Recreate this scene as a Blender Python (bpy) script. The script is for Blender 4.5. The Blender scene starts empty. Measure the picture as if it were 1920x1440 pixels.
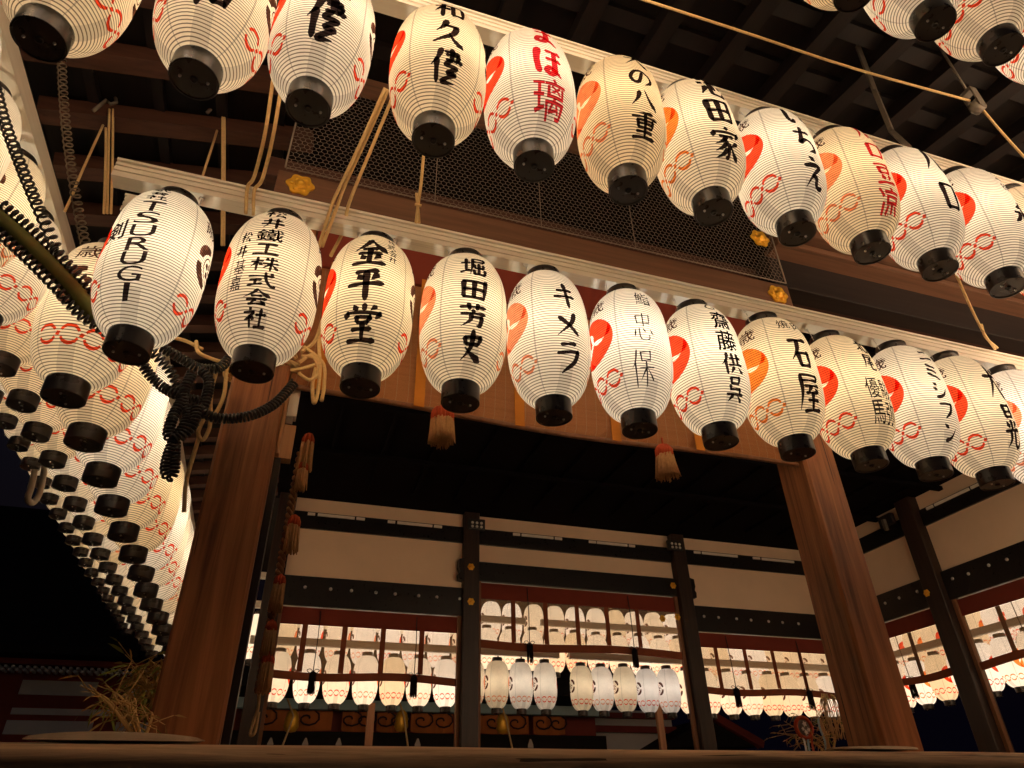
import bpy, bmesh, math, random
from mathutils import Vector, Matrix
R = math.radians
PI = math.pi
rnd = random.Random(7)
scene = bpy.context.scene
col = scene.collection

# ------------------------------------------------------------------ camera
F_PX = 1283.2                       # focal length in pixels of the 1920-wide photograph
PITCH, YAW, ROLL = 0.57429, 0.33040, -0.02305
_cy, _sy = math.cos(YAW), math.sin(YAW)
FWD = Vector((_sy*math.cos(PITCH), _cy*math.cos(PITCH), math.sin(PITCH)))
_r = Vector((_cy, -_sy, 0)); _u = _r.cross(FWD)
RIGHT = _r*math.cos(ROLL) + _u*math.sin(ROLL)
UP = -_r*math.sin(ROLL) + _u*math.cos(ROLL)
cam_d = bpy.data.cameras.new('camera'); cam = bpy.data.objects.new('camera', cam_d); col.objects.link(cam)
cam_d.sensor_fit = 'HORIZONTAL'; cam_d.sensor_width = 36; cam_d.lens = F_PX/1920*36
cam_d.clip_start = 0.05; cam_d.clip_end = 500
m = Matrix.Identity(4)
for i, a in enumerate((RIGHT, UP, -FWD)):
    for j in range(3): m[j][i] = a[j]
cam.matrix_world = m
scene.camera = cam

def at(px, py, x=None, y=None, z=None):
    """point where the sight line of a photo pixel meets the plane x=, y= or z= (camera at the origin)"""
    d = RIGHT*((px-960)/F_PX) - UP*((py-720)/F_PX) + FWD
    k = x/d.x if x is not None else y/d.y if y is not None else z/d.z
    return d*k

# ------------------------------------------------------------------ night sky, exposure
world = bpy.data.worlds.new('World'); scene.world = world; world.use_nodes = True
wn = world.node_tree
sky = wn.nodes.new('ShaderNodeTexSky'); sky.sky_type = 'NISHITA'; sky.sun_disc = False
sky.sun_elevation = R(-4.5); sky.sun_rotation = R(180)
bg = wn.nodes['Background']; bg.inputs['Strength'].default_value = 0.10
night = wn.nodes.new('ShaderNodeMixRGB'); night.blend_type = 'ADD'; night.inputs[0].default_value = 1.0
night.inputs[2].default_value = (0.0030, 0.0022, 0.0070, 1)          # faint town glow of the night sky
wn.links.new(sky.outputs['Color'], night.inputs[1]); wn.links.new(night.outputs[0], bg.inputs['Color'])
scene.view_settings.view_transform = 'Standard'; scene.view_settings.look = 'None'
scene.view_settings.exposure = 1.82; scene.view_settings.gamma = 1.0
scene.cycles.max_bounces = 8; scene.cycles.diffuse_bounces = 4; scene.cycles.transparent_max_bounces = 16
scene.cycles.sample_clamp_indirect = 4.0
scene.cycles.use_denoising = True
GROUND = -1.5
PAPER_E = 0.022      # uniform glow of the paper
BULB_W = 1.10        # watts of the bulb inside

# ------------------------------------------------------------------ node helpers
def mat(name):
    m = bpy.data.materials.new(name); m.use_nodes = True
    nt = m.node_tree; nt.nodes.clear()
    out = nt.nodes.new('ShaderNodeOutputMaterial')
    return m, nt, out
def N(nt, kind, **kw):
    n = nt.nodes.new('ShaderNode'+kind)
    for k, v in kw.items():
        if k.startswith('i_'):
            key = k[2:]; n.inputs[int(key) if key.isdigit() else key.replace('_', ' ')].default_value = v
        else: setattr(n, k, v)
    return n
def math_(nt, op, a, b=None, c=None, clamp=False):
    n = nt.nodes.new('ShaderNodeMath'); n.operation = op; n.use_clamp = clamp
    for i, v in enumerate((a, b, c)):
        if v is None: continue
        if isinstance(v, (int, float)): n.inputs[i].default_value = v
        else: nt.links.new(v, n.inputs[i])
    return n.outputs[0]
def mixc(nt, fac, a, b):
    n = nt.nodes.new('ShaderNodeMix'); n.data_type = 'RGBA'
    for s, v in ((n.inputs[0], fac), (n.inputs[6], a), (n.inputs[7], b)):
        if isinstance(v, (int, float)): s.default_value = v
        elif isinstance(v, tuple): s.default_value = (*v, 1) if len(v) == 3 else v
        else: nt.links.new(v, s)
    return n.outputs[2]
def principled(nt, out, color, rough=0.6, metal=0.0, spec=0.4):
    b = nt.nodes.new('ShaderNodeBsdfPrincipled')
    if isinstance(color, tuple): b.inputs['Base Color'].default_value = (*color, 1)
    else: nt.links.new(color, b.inputs['Base Color'])
    if isinstance(rough, (int, float)): b.inputs['Roughness'].default_value = rough
    else: nt.links.new(rough, b.inputs['Roughness'])
    b.inputs['Metallic'].default_value = metal
    b.inputs['Specular IOR Level'].default_value = spec
    nt.links.new(b.outputs[0], out.inputs[0])
    return b
def plain(name, color, rough=0.6, metal=0.0, spec=0.4, var=0.25, scale=9.0, bump=0.0):
    m, nt, out = mat(name)
    tc = N(nt, 'TexCoord')
    no = N(nt, 'TexNoise', i_Scale=scale, i_Detail=6.0, i_Roughness=0.6)
    nt.links.new(tc.outputs['Object'], no.inputs['Vector'])
    k = math_(nt, 'MULTIPLY_ADD', no.outputs[0], 2*var, 1-var)
    c = N(nt, 'MixRGB', blend_type='MULTIPLY', i_Fac=1.0, i_Color1=(*color, 1))
    nt.links.new(k, c.inputs['Color2'])
    ro = math_(nt, 'MULTIPLY_ADD', no.outputs[0], 0.3, max(0.02, rough-0.15))
    b = principled(nt, out, c.outputs[0], ro, metal, spec)
    if bump:
        bp = N(nt, 'Bump', i_Strength=bump, i_Distance=0.01); nt.links.new(no.outputs[0], bp.inputs['Height'])
        nt.links.new(bp.outputs[0], b.inputs['Normal'])
    return m
def wood(name, dark, light, axis=2, scale=1.0, rough=0.55, spec=0.35, cracks=0.0, bump=0.25):
    """streaky grain running along one object axis"""
    m, nt, out = mat(name)
    tc = N(nt, 'TexCoord')
    mp = N(nt, 'Mapping'); s = [26*scale]*3; s[axis] = 1.1*scale; mp.inputs['Scale'].default_value = s
    nt.links.new(tc.outputs['Object'], mp.inputs[0])
    n1 = N(nt, 'TexNoise', i_Scale=1.0, i_Detail=7.0, i_Roughness=0.65, i_Distortion=0.5)
    nt.links.new(mp.outputs[0], n1.inputs['Vector'])
    mp2 = N(nt, 'Mapping'); s2 = [5*scale]*3; s2[axis] = 0.5*scale; mp2.inputs['Scale'].default_value = s2
    nt.links.new(tc.outputs['Object'], mp2.inputs[0])
    n2 = N(nt, 'TexNoise', i_Scale=1.0, i_Detail=3.0); nt.links.new(mp2.outputs[0], n2.inputs['Vector'])
    f = math_(nt, 'ADD', math_(nt, 'MULTIPLY', n1.outputs[0], 0.65), math_(nt, 'MULTIPLY', n2.outputs[0], 0.45))
    rr = N(nt, 'ValToRGB'); nt.links.new(f, rr.inputs[0])
    rr.color_ramp.elements[0].position = 0.36; rr.color_ramp.elements[0].color = (*dark, 1)
    rr.color_ramp.elements[1].position = 0.74; rr.color_ramp.elements[1].color = (*light, 1)
    c = rr.outputs[0]
    if cracks:
        mp3 = N(nt, 'Mapping'); s3 = [34*scale]*3; s3[axis] = 0.9*scale; mp3.inputs['Scale'].default_value = s3
        nt.links.new(tc.outputs['Object'], mp3.inputs[0])
        v = N(nt, 'TexNoise', i_Scale=1.0, i_Detail=2.0); nt.links.new(mp3.outputs[0], v.inputs['Vector'])
        k = math_(nt, 'GREATER_THAN', v.outputs[0], 0.68)
        c = mixc(nt, math_(nt, 'MULTIPLY', k, cracks), c, tuple(0.25*x for x in dark))
    b = principled(nt, out, c, rough, 0.0, spec)
    bp = N(nt, 'Bump', i_Strength=bump, i_Distance=0.006); nt.links.new(n1.outputs[0], bp.inputs['Height'])
    nt.links.new(bp.outputs[0], b.inputs['Normal'])
    return m

# lantern paper: ribbed, warm, lit from inside by its own bulb
def paper_material(name, tint, glow, ribs=0.91):
    m, nt, out = mat(name)
    uv = N(nt, 'UVMap'); sep = N(nt, 'SeparateXYZ'); nt.links.new(uv.outputs[0], sep.inputs[0])
    u, v = sep.outputs[0], sep.outputs[1]
    tc0 = N(nt, 'TexCoord'); wn_ = N(nt, 'TexNoise', i_Scale=5.0, i_Detail=2.0); nt.links.new(tc0.outputs['Object'], wn_.inputs['Vector'])
    wob = math_(nt, 'MULTIPLY', wn_.outputs[0], 0.9)
    tri = math_(nt, 'ABSOLUTE', math_(nt, 'SUBTRACT', math_(nt, 'FRACT', math_(nt, 'ADD', math_(nt, 'MULTIPLY', v, 57.0), wob)), 0.5))
    rib = math_(nt, 'SMOOTH_MAX', math_(nt, 'MULTIPLY', math_(nt, 'SUBTRACT', tri, 0.300), 9.5), 0.0, 0.05)
    rib = math_(nt, 'MINIMUM', rib, 1.0)
    s4 = math_(nt, 'ABSOLUTE', math_(nt, 'SUBTRACT', math_(nt, 'FRACT', math_(nt, 'MULTIPLY', u, 4.0)), 0.5))
    seam = math_(nt, 'LESS_THAN', s4, 0.012)
    tc = N(nt, 'TexCoord'); so = N(nt, 'SeparateXYZ'); nt.links.new(tc.outputs['Object'], so.inputs[0])
    ax = math_(nt, 'ABSOLUTE', so.outputs[0]); ay = math_(nt, 'ABSOLUTE', so.outputs[1])
    mn = math_(nt, 'MINIMUM', ax, ay)
    # doubled paper tabs running up from the bottom ring on the four sides
    tab = math_(nt, 'MULTIPLY', math_(nt, 'LESS_THAN', mn, 0.034), math_(nt, 'LESS_THAN', so.outputs[2], 0.215))
    tab2 = math_(nt, 'MULTIPLY', math_(nt, 'LESS_THAN', math_(nt, 'ADD', math_(nt, 'MINIMUM', so.outputs[0], so.outputs[1]), 0.0), 0.0), tab)
    no = N(nt, 'TexNoise', i_Scale=28.0, i_Detail=5.0, i_Roughness=0.7); nt.links.new(tc.outputs['Object'], no.inputs['Vector'])
    info = N(nt, 'ObjectInfo')
    base = mixc(nt, info.outputs['Random'], tuple(t*k for t, k in zip(tint, (1.0, .95, .84))), tuple(min(1, t*k) for t, k in zip(tint, (1.0, 1.07, 1.26))))
    sh = N(nt, 'VectorMath', operation='ADD'); cx3 = N(nt, 'CombineXYZ')
    nt.links.new(math_(nt, 'MULTIPLY', info.outputs['Random'], 40.0), cx3.inputs[0]); nt.links.new(tc.outputs['Object'], sh.inputs[0]); nt.links.new(cx3.outputs[0], sh.inputs[1])
    bl = N(nt, 'TexNoise', i_Scale=4.5, i_Detail=3.0); nt.links.new(sh.outputs[0], bl.inputs['Vector'])
    nt.links.new(sh.outputs[0], no.inputs['Vector'])
    fib = math_(nt, 'MULTIPLY', math_(nt, 'MULTIPLY_ADD', no.outputs[0], 0.24, 0.88), math_(nt, 'MULTIPLY_ADD', bl.outputs[0], 0.36, 0.80))
    k = math_(nt, 'MULTIPLY', fib, math_(nt, 'SUBTRACT', 1.0, math_(nt, 'MULTIPLY', tab, 0.22)))
    k = math_(nt, 'MULTIPLY', k, math_(nt, 'SUBTRACT', 1.0, math_(nt, 'MULTIPLY', seam, 0.38)))
    cm = N(nt, 'MixRGB', blend_type='MULTIPLY', i_Fac=1.0); nt.links.new(base, cm.inputs[1]); nt.links.new(k, cm.inputs[2])
    c = mixc(nt, math_(nt, 'MULTIPLY', rib, ribs), cm.outputs[0], (0.085, 0.05, 0.022))
    dif = N(nt, 'BsdfDiffuse'); tr = N(nt, 'BsdfTranslucent'); ms = N(nt, 'MixShader', i_Fac=0.78)
    for s in (dif, tr): nt.links.new(c, s.inputs['Color'])
    nt.links.new(dif.outputs[0], ms.inputs[1]); nt.links.new(tr.outputs[0], ms.inputs[2])
    em = N(nt, 'Emission'); nt.links.new(c, em.inputs[0])
    st = math_(nt, 'MULTIPLY', math_(nt, 'MULTIPLY_ADD', info.outputs['Random'], 0.25, 0.88), glow)
    nt.links.new(st, em.inputs[1])
    ad = N(nt, 'AddShader'); nt.links.new(ms.outputs[0], ad.inputs[0]); nt.links.new(em.outputs[0], ad.inputs[1])
    nt.links.new(ad.outputs[0], out.inputs[0])
    return m
def ink(name, color, trans):
    """ink soaked into paper: lets some of the lantern light through in its own colour"""
    m, nt, out = mat(name)
    tc = N(nt, 'TexCoord')
    no = N(nt, 'TexNoise', i_Scale=22.0, i_Detail=4.0); nt.links.new(tc.outputs['Object'], no.inputs['Vector'])
    k = math_(nt, 'MULTIPLY_ADD', no.outputs[0], 0.7, 0.65)
    k = math_(nt, 'ADD', k, math_(nt, 'MULTIPLY', math_(nt, 'MAXIMUM', math_(nt, 'SUBTRACT', no.outputs[0], 0.56), 0.0), 9.0 if color[0] < .2 else 1.0))
    c = N(nt, 'MixRGB', blend_type='MULTIPLY', i_Fac=1.0, i_Color1=(*color, 1)); nt.links.new(k, c.inputs[2])
    d = N(nt, 'BsdfDiffuse'); t = N(nt, 'BsdfTransparent'); ms = N(nt, 'MixShader', i_Fac=trans)
    dc = N(nt, 'MixRGB', blend_type='MULTIPLY', i_Fac=1.0, i_Color2=(0.35, 0.35, 0.35, 1)); nt.links.new(c.outputs[0], dc.inputs[1])
    nt.links.new(dc.outputs[0], d.inputs[0]); nt.links.new(c.outputs[0], t.inputs[0])
    nt.links.new(d.outputs[0], ms.inputs[1]); nt.links.new(t.outputs[0], ms.inputs[2])
    nt.links.new(ms.outputs[0], out.inputs[0])
    return m

M = {}
M['paper'] = paper_material('lantern_paper', (0.96, 0.83, 0.61), PAPER_E)
M['paper_cool'] = paper_material('lantern_paper_cool', (0.97, 0.86, 0.69), PAPER_E*1.1)
M['paper_far'] = paper_material('lantern_paper_far', (0.98, 0.80, 0.55), 0.20, 0.35)
M['paper_boosted'] = paper_material('lantern_paper_boosted', (0.98, 0.80, 0.55), 0.95)  # unseen lanterns: glow raised above the others to brighten the stage
M['ink_black'] = ink('ink_black', (0.030, 0.020, 0.022), 0.85)
M['ink_brown'] = ink('ink_dark_brown', (0.10, 0.045, 0.035), 0.85)
M['ink_red'] = ink('ink_vermilion', (0.95, 0.09, 0.035), 0.92)
M['ink_orange'] = ink('ink_orange', (1.0, 0.30, 0.06), 0.92)
M['ink_salmon'] = ink('ink_faded_red', (1.0, 0.36, 0.20), 0.92)
M['ink_deepred'] = ink('ink_crimson', (0.72, 0.035, 0.05), 0.92)
M['lacquer'] = plain('black_lacquer', (0.012, 0.010, 0.010), 0.32, 0, 0.5, 0.3, 20)
M['cap'] = plain('black_lantern_ring', (0.030, 0.023, 0.020), 0.30, 0, 0.5, 0.35, 14)
M['screw'] = plain('bright_screw', (0.75, 0.73, 0.70), 0.3, 0.6, 0.5, 0.1)
M['pillar'] = wood('pillar_cypress', (0.075, 0.022, 0.008), (0.58, 0.225, 0.080), 2, 0.8, 0.5, 0.35, 0.85, 0.4)
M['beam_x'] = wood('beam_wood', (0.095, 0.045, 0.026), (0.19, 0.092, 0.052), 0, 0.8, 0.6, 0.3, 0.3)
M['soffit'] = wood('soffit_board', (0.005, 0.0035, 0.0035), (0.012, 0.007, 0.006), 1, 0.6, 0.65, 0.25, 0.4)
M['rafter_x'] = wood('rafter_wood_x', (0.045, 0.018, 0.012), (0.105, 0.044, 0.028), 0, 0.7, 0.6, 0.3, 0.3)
M['rafter_y_dim'] = wood('rafter_wood_y_dim', (0.005, 0.0034, 0.0036), (0.013, 0.007, 0.0068), 1, 0.7, 0.6, 0.3, 0.3)  # rafter wood with the front eave's shade put into its colour
M['ledge'] = wood('ledge_wood', (0.075, 0.043, 0.024), (0.78, 0.50, 0.29), 0, 1.1, 0.75, 0.2, 0.85, 0.9)
M['plank'] = wood('weathered_plank', (0.34, 0.24, 0.15), (0.62, 0.46, 0.30), 0, 0.9, 0.7, 0.2, 0.4)
M['floor'] = wood('floor_board', (0.34, 0.22, 0.13), (0.55, 0.38, 0.24), 0, 0.6, 0.55, 0.3, 0.3)
M['jamb'] = wood('jamb_wood', (0.16, 0.070, 0.034), (0.30, 0.140, 0.07), 2, 0.8, 0.55, 0.3, 0.2)
M['pale_wood'] = wood('pale_wood', (0.50, 0.27, 0.13), (0.66, 0.40, 0.22), 2, 0.9, 0.6, 0.3, 0.1)
M['dark_post'] = wood('dark_post_wood', (0.018, 0.011, 0.009), (0.050, 0.026, 0.018), 2, 0.8, 0.45, 0.4, 0.2)
M['black_wood'] = wood('dark_beam_wood', (0.010, 0.007, 0.007), (0.024, 0.015, 0.013), 0, 0.8, 0.6, 0.25, 0.2)  # near-black timber of the upper beam
M['plaster'] = plain('tan_plaster', (0.86, 0.65, 0.47), 0.9, 0, 0.1, 0.13, 1.1)
M['rail'] = wood('painted_rail', (0.72, 0.66, 0.56), (0.90, 0.85, 0.75), 0, 0.7, 0.6, 0.3, 0.15, 0.15)
M['rail_y'] = wood('painted_rail_y', (0.72, 0.66, 0.56), (0.90, 0.85, 0.75), 1, 0.7, 0.6, 0.3, 0.15, 0.15)
M['gold'] = plain('gilt_brass', (0.95, 0.52, 0.05), 0.35, 0.45, 0.5, 0.25, 40)
M['rope'] = plain('hemp_rope', (0.72, 0.50, 0.24), 0.85, 0, 0.15, 0.25, 60, 0.5)
M['rope_dark'] = plain('dark_cord', (0.035, 0.028, 0.026), 0.7, 0, 0.2, 0.3, 40)
M['cable'] = plain('black_coil_cable', (0.020, 0.017, 0.018), 0.42, 0, 0.5, 0.2, 30)
M['cable_dusty'] = plain('dusty_coil_cable', (0.16, 0.12, 0.085), 0.6, 0, 0.3, 0.3, 30)
M['camo'] = plain('olive_wrapped_pole', (0.16, 0.16, 0.042), 0.7, 0, 0.2, 0.75, 7)
M['wire'] = plain('netting_wire', (0.24, 0.19, 0.155), 0.5, 0.2, 0.4, 0.2)
M['iron'] = plain('iron_bar', (0.20, 0.17, 0.14), 0.5, 0.4, 0.4, 0.4, 25)
M['maroon'] = plain('maroon_cloth', (0.20, 0.040, 0.026), 0.85, 0, 0.1, 0.15, 5)
M['tape'] = plain('ochre_cloth_tape', (0.55, 0.20, 0.03), 0.8, 0, 0.1, 0.2, 9)
M['red_tape'] = plain('red_brown_tape', (0.26, 0.075, 0.036), 0.8, 0, 0.1, 0.2, 9)
M['tassel_red'] = plain('tassel_red_thread', (0.50, 0.085, 0.035), 0.8, 0, 0.1, 0.3, 40)
M['tassel_straw'] = plain('tassel_straw_thread', (0.48, 0.26, 0.115), 0.85, 0, 0.1, 0.4, 60)
M['cord_brown'] = plain('brown_braid', (0.26, 0.12, 0.055), 0.8, 0, 0.1, 0.4, 60)
M['tassel_black'] = plain('tassel_dark_thread', (0.020, 0.012, 0.012), 0.8, 0, 0.1, 0.3, 40)
M['vermilion'] = plain('vermilion_paint', (0.26, 0.045, 0.030), 0.6, 0, 0.3, 0.25, 2)
M['white_wall'] = plain('white_panel', (0.70, 0.68, 0.66), 0.85, 0, 0.1, 0.08, 2)
M['orange_cloth'] = plain('orange_curtain', (0.50, 0.16, 0.045), 0.85, 0, 0.1, 0.15, 3)
M['swirl'] = plain('dark_swirl_dye', (0.05, 0.03, 0.03), 0.85, 0, 0.1, 0.2, 5)
M['roof'] = plain('cypress_bark_roof', (0.022, 0.018, 0.018), 0.9, 0, 0.1, 0.4, 6)
M['ceil'] = plain('dark_ceiling', (0.007, 0.005, 0.006), 0.9, 0, 0.05, 0.4, 3)  # even near-black ceiling colour
M['stone'] = plain('stone_paving', (0.22, 0.20, 0.18), 0.85, 0, 0.2, 0.25, 1.5, 0.3)
M['straw_leaf'] = plain('dry_bamboo_leaf', (0.66, 0.43, 0.16), 0.7, 0, 0.2, 0.4, 12)
M['green_leaf'] = plain('green_bamboo_leaf', (0.30, 0.33, 0.06), 0.6, 0, 0.3, 0.4, 12)
M['led'] = plain('led_lens', (0.75, 0.72, 0.66), 0.2, 0, 0.6, 0.1)
M['grey_strip'] = plain('grey_strip', (0.85, 0.78, 0.70), 0.6, 0, 0.3, 0.15)
M['white_paper'] = plain('white_paper', (0.80, 0.76, 0.70), 0.8, 0, 0.1, 0.06)
M['dim_paper'] = plain('dim_paper', (0.20, 0.17, 0.15), 0.8, 0, 0.1, 0.1)  # white streamer paper, its dimness put into a greyer colour
M['blue_cloth'] = plain('pale_blue_ribbon', (0.35, 0.50, 0.55), 0.8, 0, 0.1, 0.1)

def bamboo_blind(name, c1, c2, slats, see):
    """fine horizontal slats bound by threads; light passes between the slats"""
    m, nt, out = mat(name)
    tc = N(nt, 'TexCoord'); s = N(nt, 'SeparateXYZ'); nt.links.new(tc.outputs['Object'], s.inputs[0])
    w = math_(nt, 'FRACT', math_(nt, 'MULTIPLY', s.outputs[2], slats))
    th = math_(nt, 'FRACT', math_(nt, 'MULTIPLY', math_(nt, 'ADD', s.outputs[0], s.outputs[1]), 14.0))
    no = N(nt, 'TexNoise', i_Scale=1.0, i_Detail=4.0)
    mp = N(nt, 'Mapping'); mp.inputs['Scale'].default_value = (2, 2, slats*0.4); nt.links.new(tc.outputs['Object'], mp.inputs[0])
    nt.links.new(mp.outputs[0], no.inputs['Vector'])
    c = mixc(nt, no.outputs[0], c1, c2)
    c = mixc(nt, math_(nt, 'MULTIPLY', math_(nt, 'LESS_THAN', th, 0.05), 0.5), c, (0.55, 0.42, 0.28))
    d = N(nt, 'BsdfDiffuse'); tl = N(nt, 'BsdfTranslucent'); mx = N(nt, 'MixShader', i_Fac=0.35)
    nt.links.new(c, d.inputs[0]); nt.links.new(c, tl.inputs[0]); nt.links.new(d.outputs[0], mx.inputs[1]); nt.links.new(tl.outputs[0], mx.inputs[2])
    t = N(nt, 'BsdfTransparent'); m2 = N(nt, 'MixShader')
    nt.links.new(math_(nt, 'LESS_THAN', w, see), m2.inputs[0])
    nt.links.new(mx.outputs[0], m2.inputs[1]); nt.links.new(t.outputs[0], m2.inputs[2])
    nt.links.new(m2.outputs[0], out.inputs[0])
    return m
M['blind'] = bamboo_blind('front_bamboo_blind', (0.40, 0.17, 0.075), (0.58, 0.27, 0.125), 130.0, 0.06)
M['misu'] = bamboo_blind('rear_bamboo_blind', (0.40, 0.28, 0.16), (0.52, 0.38, 0.24), 420.0, 0.52)

# ------------------------------------------------------------------ mesh helpers
class MB:
    def __init__(s): s.v = []; s.f = []; s.mi = []; s.cur = 0; s.sm = []
    def add(s, vs, fs, smooth=False):
        o = len(s.v); s.v += [tuple(v) for v in vs]
        for f in fs: s.f.append(tuple(i+o for i in f)); s.mi.append(s.cur); s.sm.append(smooth)
        return s
    def box(s, x0, x1, y0, y1, z0, z1, bev=0.0):
        if bev <= 0:
            v = [(x, y, z) for x in (x0, x1) for y in (y0, y1) for z in (z0, z1)]
            return s.add(v, [(0, 1, 3, 2), (4, 6, 7, 5), (0, 4, 5, 1), (2, 3, 7, 6), (0, 2, 6, 4), (1, 5, 7, 3)])
        bm = bmesh.new(); bmesh.ops.create_cube(bm, size=1)
        for v in bm.verts: v.co = Vector(((x0+x1)/2+v.co.x*(x1-x0), (y0+y1)/2+v.co.y*(y1-y0), (z0+z1)/2+v.co.z*(z1-z0)))
        bmesh.ops.bevel(bm, geom=list(bm.edges), offset=bev, segments=2, affect='EDGES', profile=0.6)
        return s.frombm(bm)
    def frombm(s, bm, smooth=False):
        bm.verts.index_update(); s.add([v.co for v in bm.verts], [[v.index for v in f.verts] for f in bm.faces], smooth); bm.free(); return s
    def bar(s, a, b, w, h, up=(0, 0, 1)):
        """box beam from a to b, w across, h along up"""
        a, b = Vector(a), Vector(b); d = (b-a).normalized(); u = Vector(up); x = d.cross(u).normalized(); u = x.cross(d)
        v = [p+x*sx*w/2+u*sz*h/2 for p in (a, b) for sx in (-1, 1) for sz in (-1, 1)]
        return s.add(v, [(0, 1, 3, 2), (4, 6, 7, 5), (0, 4, 5, 1), (2, 3, 7, 6), (0, 2, 6, 4), (1, 5, 7, 3)])
    def tube(s, pts, r, n=8, cap=True):
        pts = [Vector(p) for p in pts]; rs = r if isinstance(r, (list, tuple)) else [r]*len(pts)
        d = (pts[1]-pts[0]).normalized(); up = Vector((0, 0, 1)) if abs(d.z) < 0.9 else Vector((1, 0, 0))
        x = d.cross(up).normalized(); vs = []
        for i, p in enumerate(pts):
            d = (pts[min(i+1, len(pts)-1)]-pts[max(i-1, 0)])
            if d.length < 1e-9: d = Vector((0, 0, 1))
            d.normalize(); x = (x-d*x.dot(d))
            if x.length < 1e-6: x = d.orthogonal()
            x.normalize(); y = d.cross(x)
            for k in range(n):
                a = 2*PI*k/n; vs.append(p+(x*math.cos(a)+y*math.sin(a))*rs[i])
        fs = [(i*n+k, i*n+(k+1) % n, (i+1)*n+(k+1) % n, (i+1)*n+k) for i in range(len(pts)-1) for k in range(n)]
        if cap: fs += [tuple(range(n-1, -1, -1)), tuple(range((len(pts)-1)*n, len(pts)*n))]
        return s.add(vs, fs, True)
    def lathe(s, prof, n=32, c=(0, 0, 0), cap0=False, cap1=False, smooth=True):
        vs = [(c[0]+r*math.cos(2*PI*k/n), c[1]+r*math.sin(2*PI*k/n), c[2]+z) for r, z in prof for k in range(n)]
        fs = [(i*n+k, i*n+(k+1) % n, (i+1)*n+(k+1) % n, (i+1)*n+k) for i in range(len(prof)-1) for k in range(n)]
        s.add(vs, fs, smooth)
        if cap0: s.add(vs[:n], [tuple(range(n-1, -1, -1))])
        if cap1: s.add(vs[-n:], [tuple(range(n))])
        return s
    def poly(s, pts, depth, o, ex, ey):
        """flat outline (2D pts) extruded to depth, in the frame o + ex*x + ey*y"""
        o, ex, ey = Vector(o), Vector(ex), Vector(ey); nz = ex.cross(ey).normalized()
        n = len(pts); a = [o+ex*x+ey*y for x, y in pts]; b = [p+nz*depth for p in a]
        return s.add(a+b, [tuple(range(n-1, -1, -1)), tuple(range(n, 2*n))]+[(i, (i+1) % n, n+(i+1) % n, n+i) for i in range(n)])
    def build(s, name, mats, parent=None, loc=None):
        me = bpy.data.meshes.new(name); me.from_pydata(s.v, [], s.f); me.update()
        if not isinstance(mats, (list, tuple)): mats = [mats]
        for m in mats: me.materials.append(m)
        for p, i, sm in zip(me.polygons, s.mi, s.sm): p.material_index = min(i, len(mats)-1); p.use_smooth = sm
        o = bpy.data.objects.new(name, me); col.objects.link(o)
        if parent is not None: o.parent = parent
        if loc is not None: o.location = loc
        return o
def tag(o, label, cat, group=None, kind=None):
    if label: o['label'] = label
    if cat: o['category'] = cat
    if group: o['group'] = group
    if kind: o['kind'] = kind
    return o
def empty(name, label, cat, loc=(0, 0, 0), rz=0, group=None):
    o = bpy.data.objects.new(name, None); col.objects.link(o); o.empty_display_size = 0.1
    o.location = loc; o.rotation_euler = (0, 0, rz); tag(o, label, cat, group); return o
def smooth_path(pts, n=8):
    pts = [Vector(p) for p in pts]; out = []
    P = [pts[0]*2-pts[1]]+pts+[pts[-1]*2-pts[-2]]
    for i in range(1, len(P)-2):
        p0, p1, p2, p3 = P[i-1:i+3]
        for k in range(n):
            t = k/n
            out.append(0.5*((2*p1)+(p2-p0)*t+(2*p0-5*p1+4*p2-p3)*t*t+(3*p1-p0-3*p2+p3)*t**3))
    out.append(pts[-1]); return out
def resample(pts, step):
    out = [pts[0]]; acc = 0
    for a, b in zip(pts, pts[1:]):
        L = (b-a).length; t = step-acc
        while t <= L: out.append(a.lerp(b, t/L)); t += step
        acc = (acc+L) % step
    return out
def coil(mb, pts, R_, r, pitch, per=10, n=5):
    """telephone-cord helix round a path"""
    path = resample(smooth_path(pts, 12), pitch/per); x = None; res = []
    for i, p in enumerate(path):
        d = (path[min(i+1, len(path)-1)]-path[max(i-1, 0)]).normalized()
        if x is None: x = d.orthogonal().normalized()
        x = (x-d*x.dot(d)).normalized(); y = d.cross(x); a = 2*PI*i/per
        res.append(p+(x*math.cos(a)+y*math.sin(a))*R_)
    return mb.tube(res, r, n)

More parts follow.
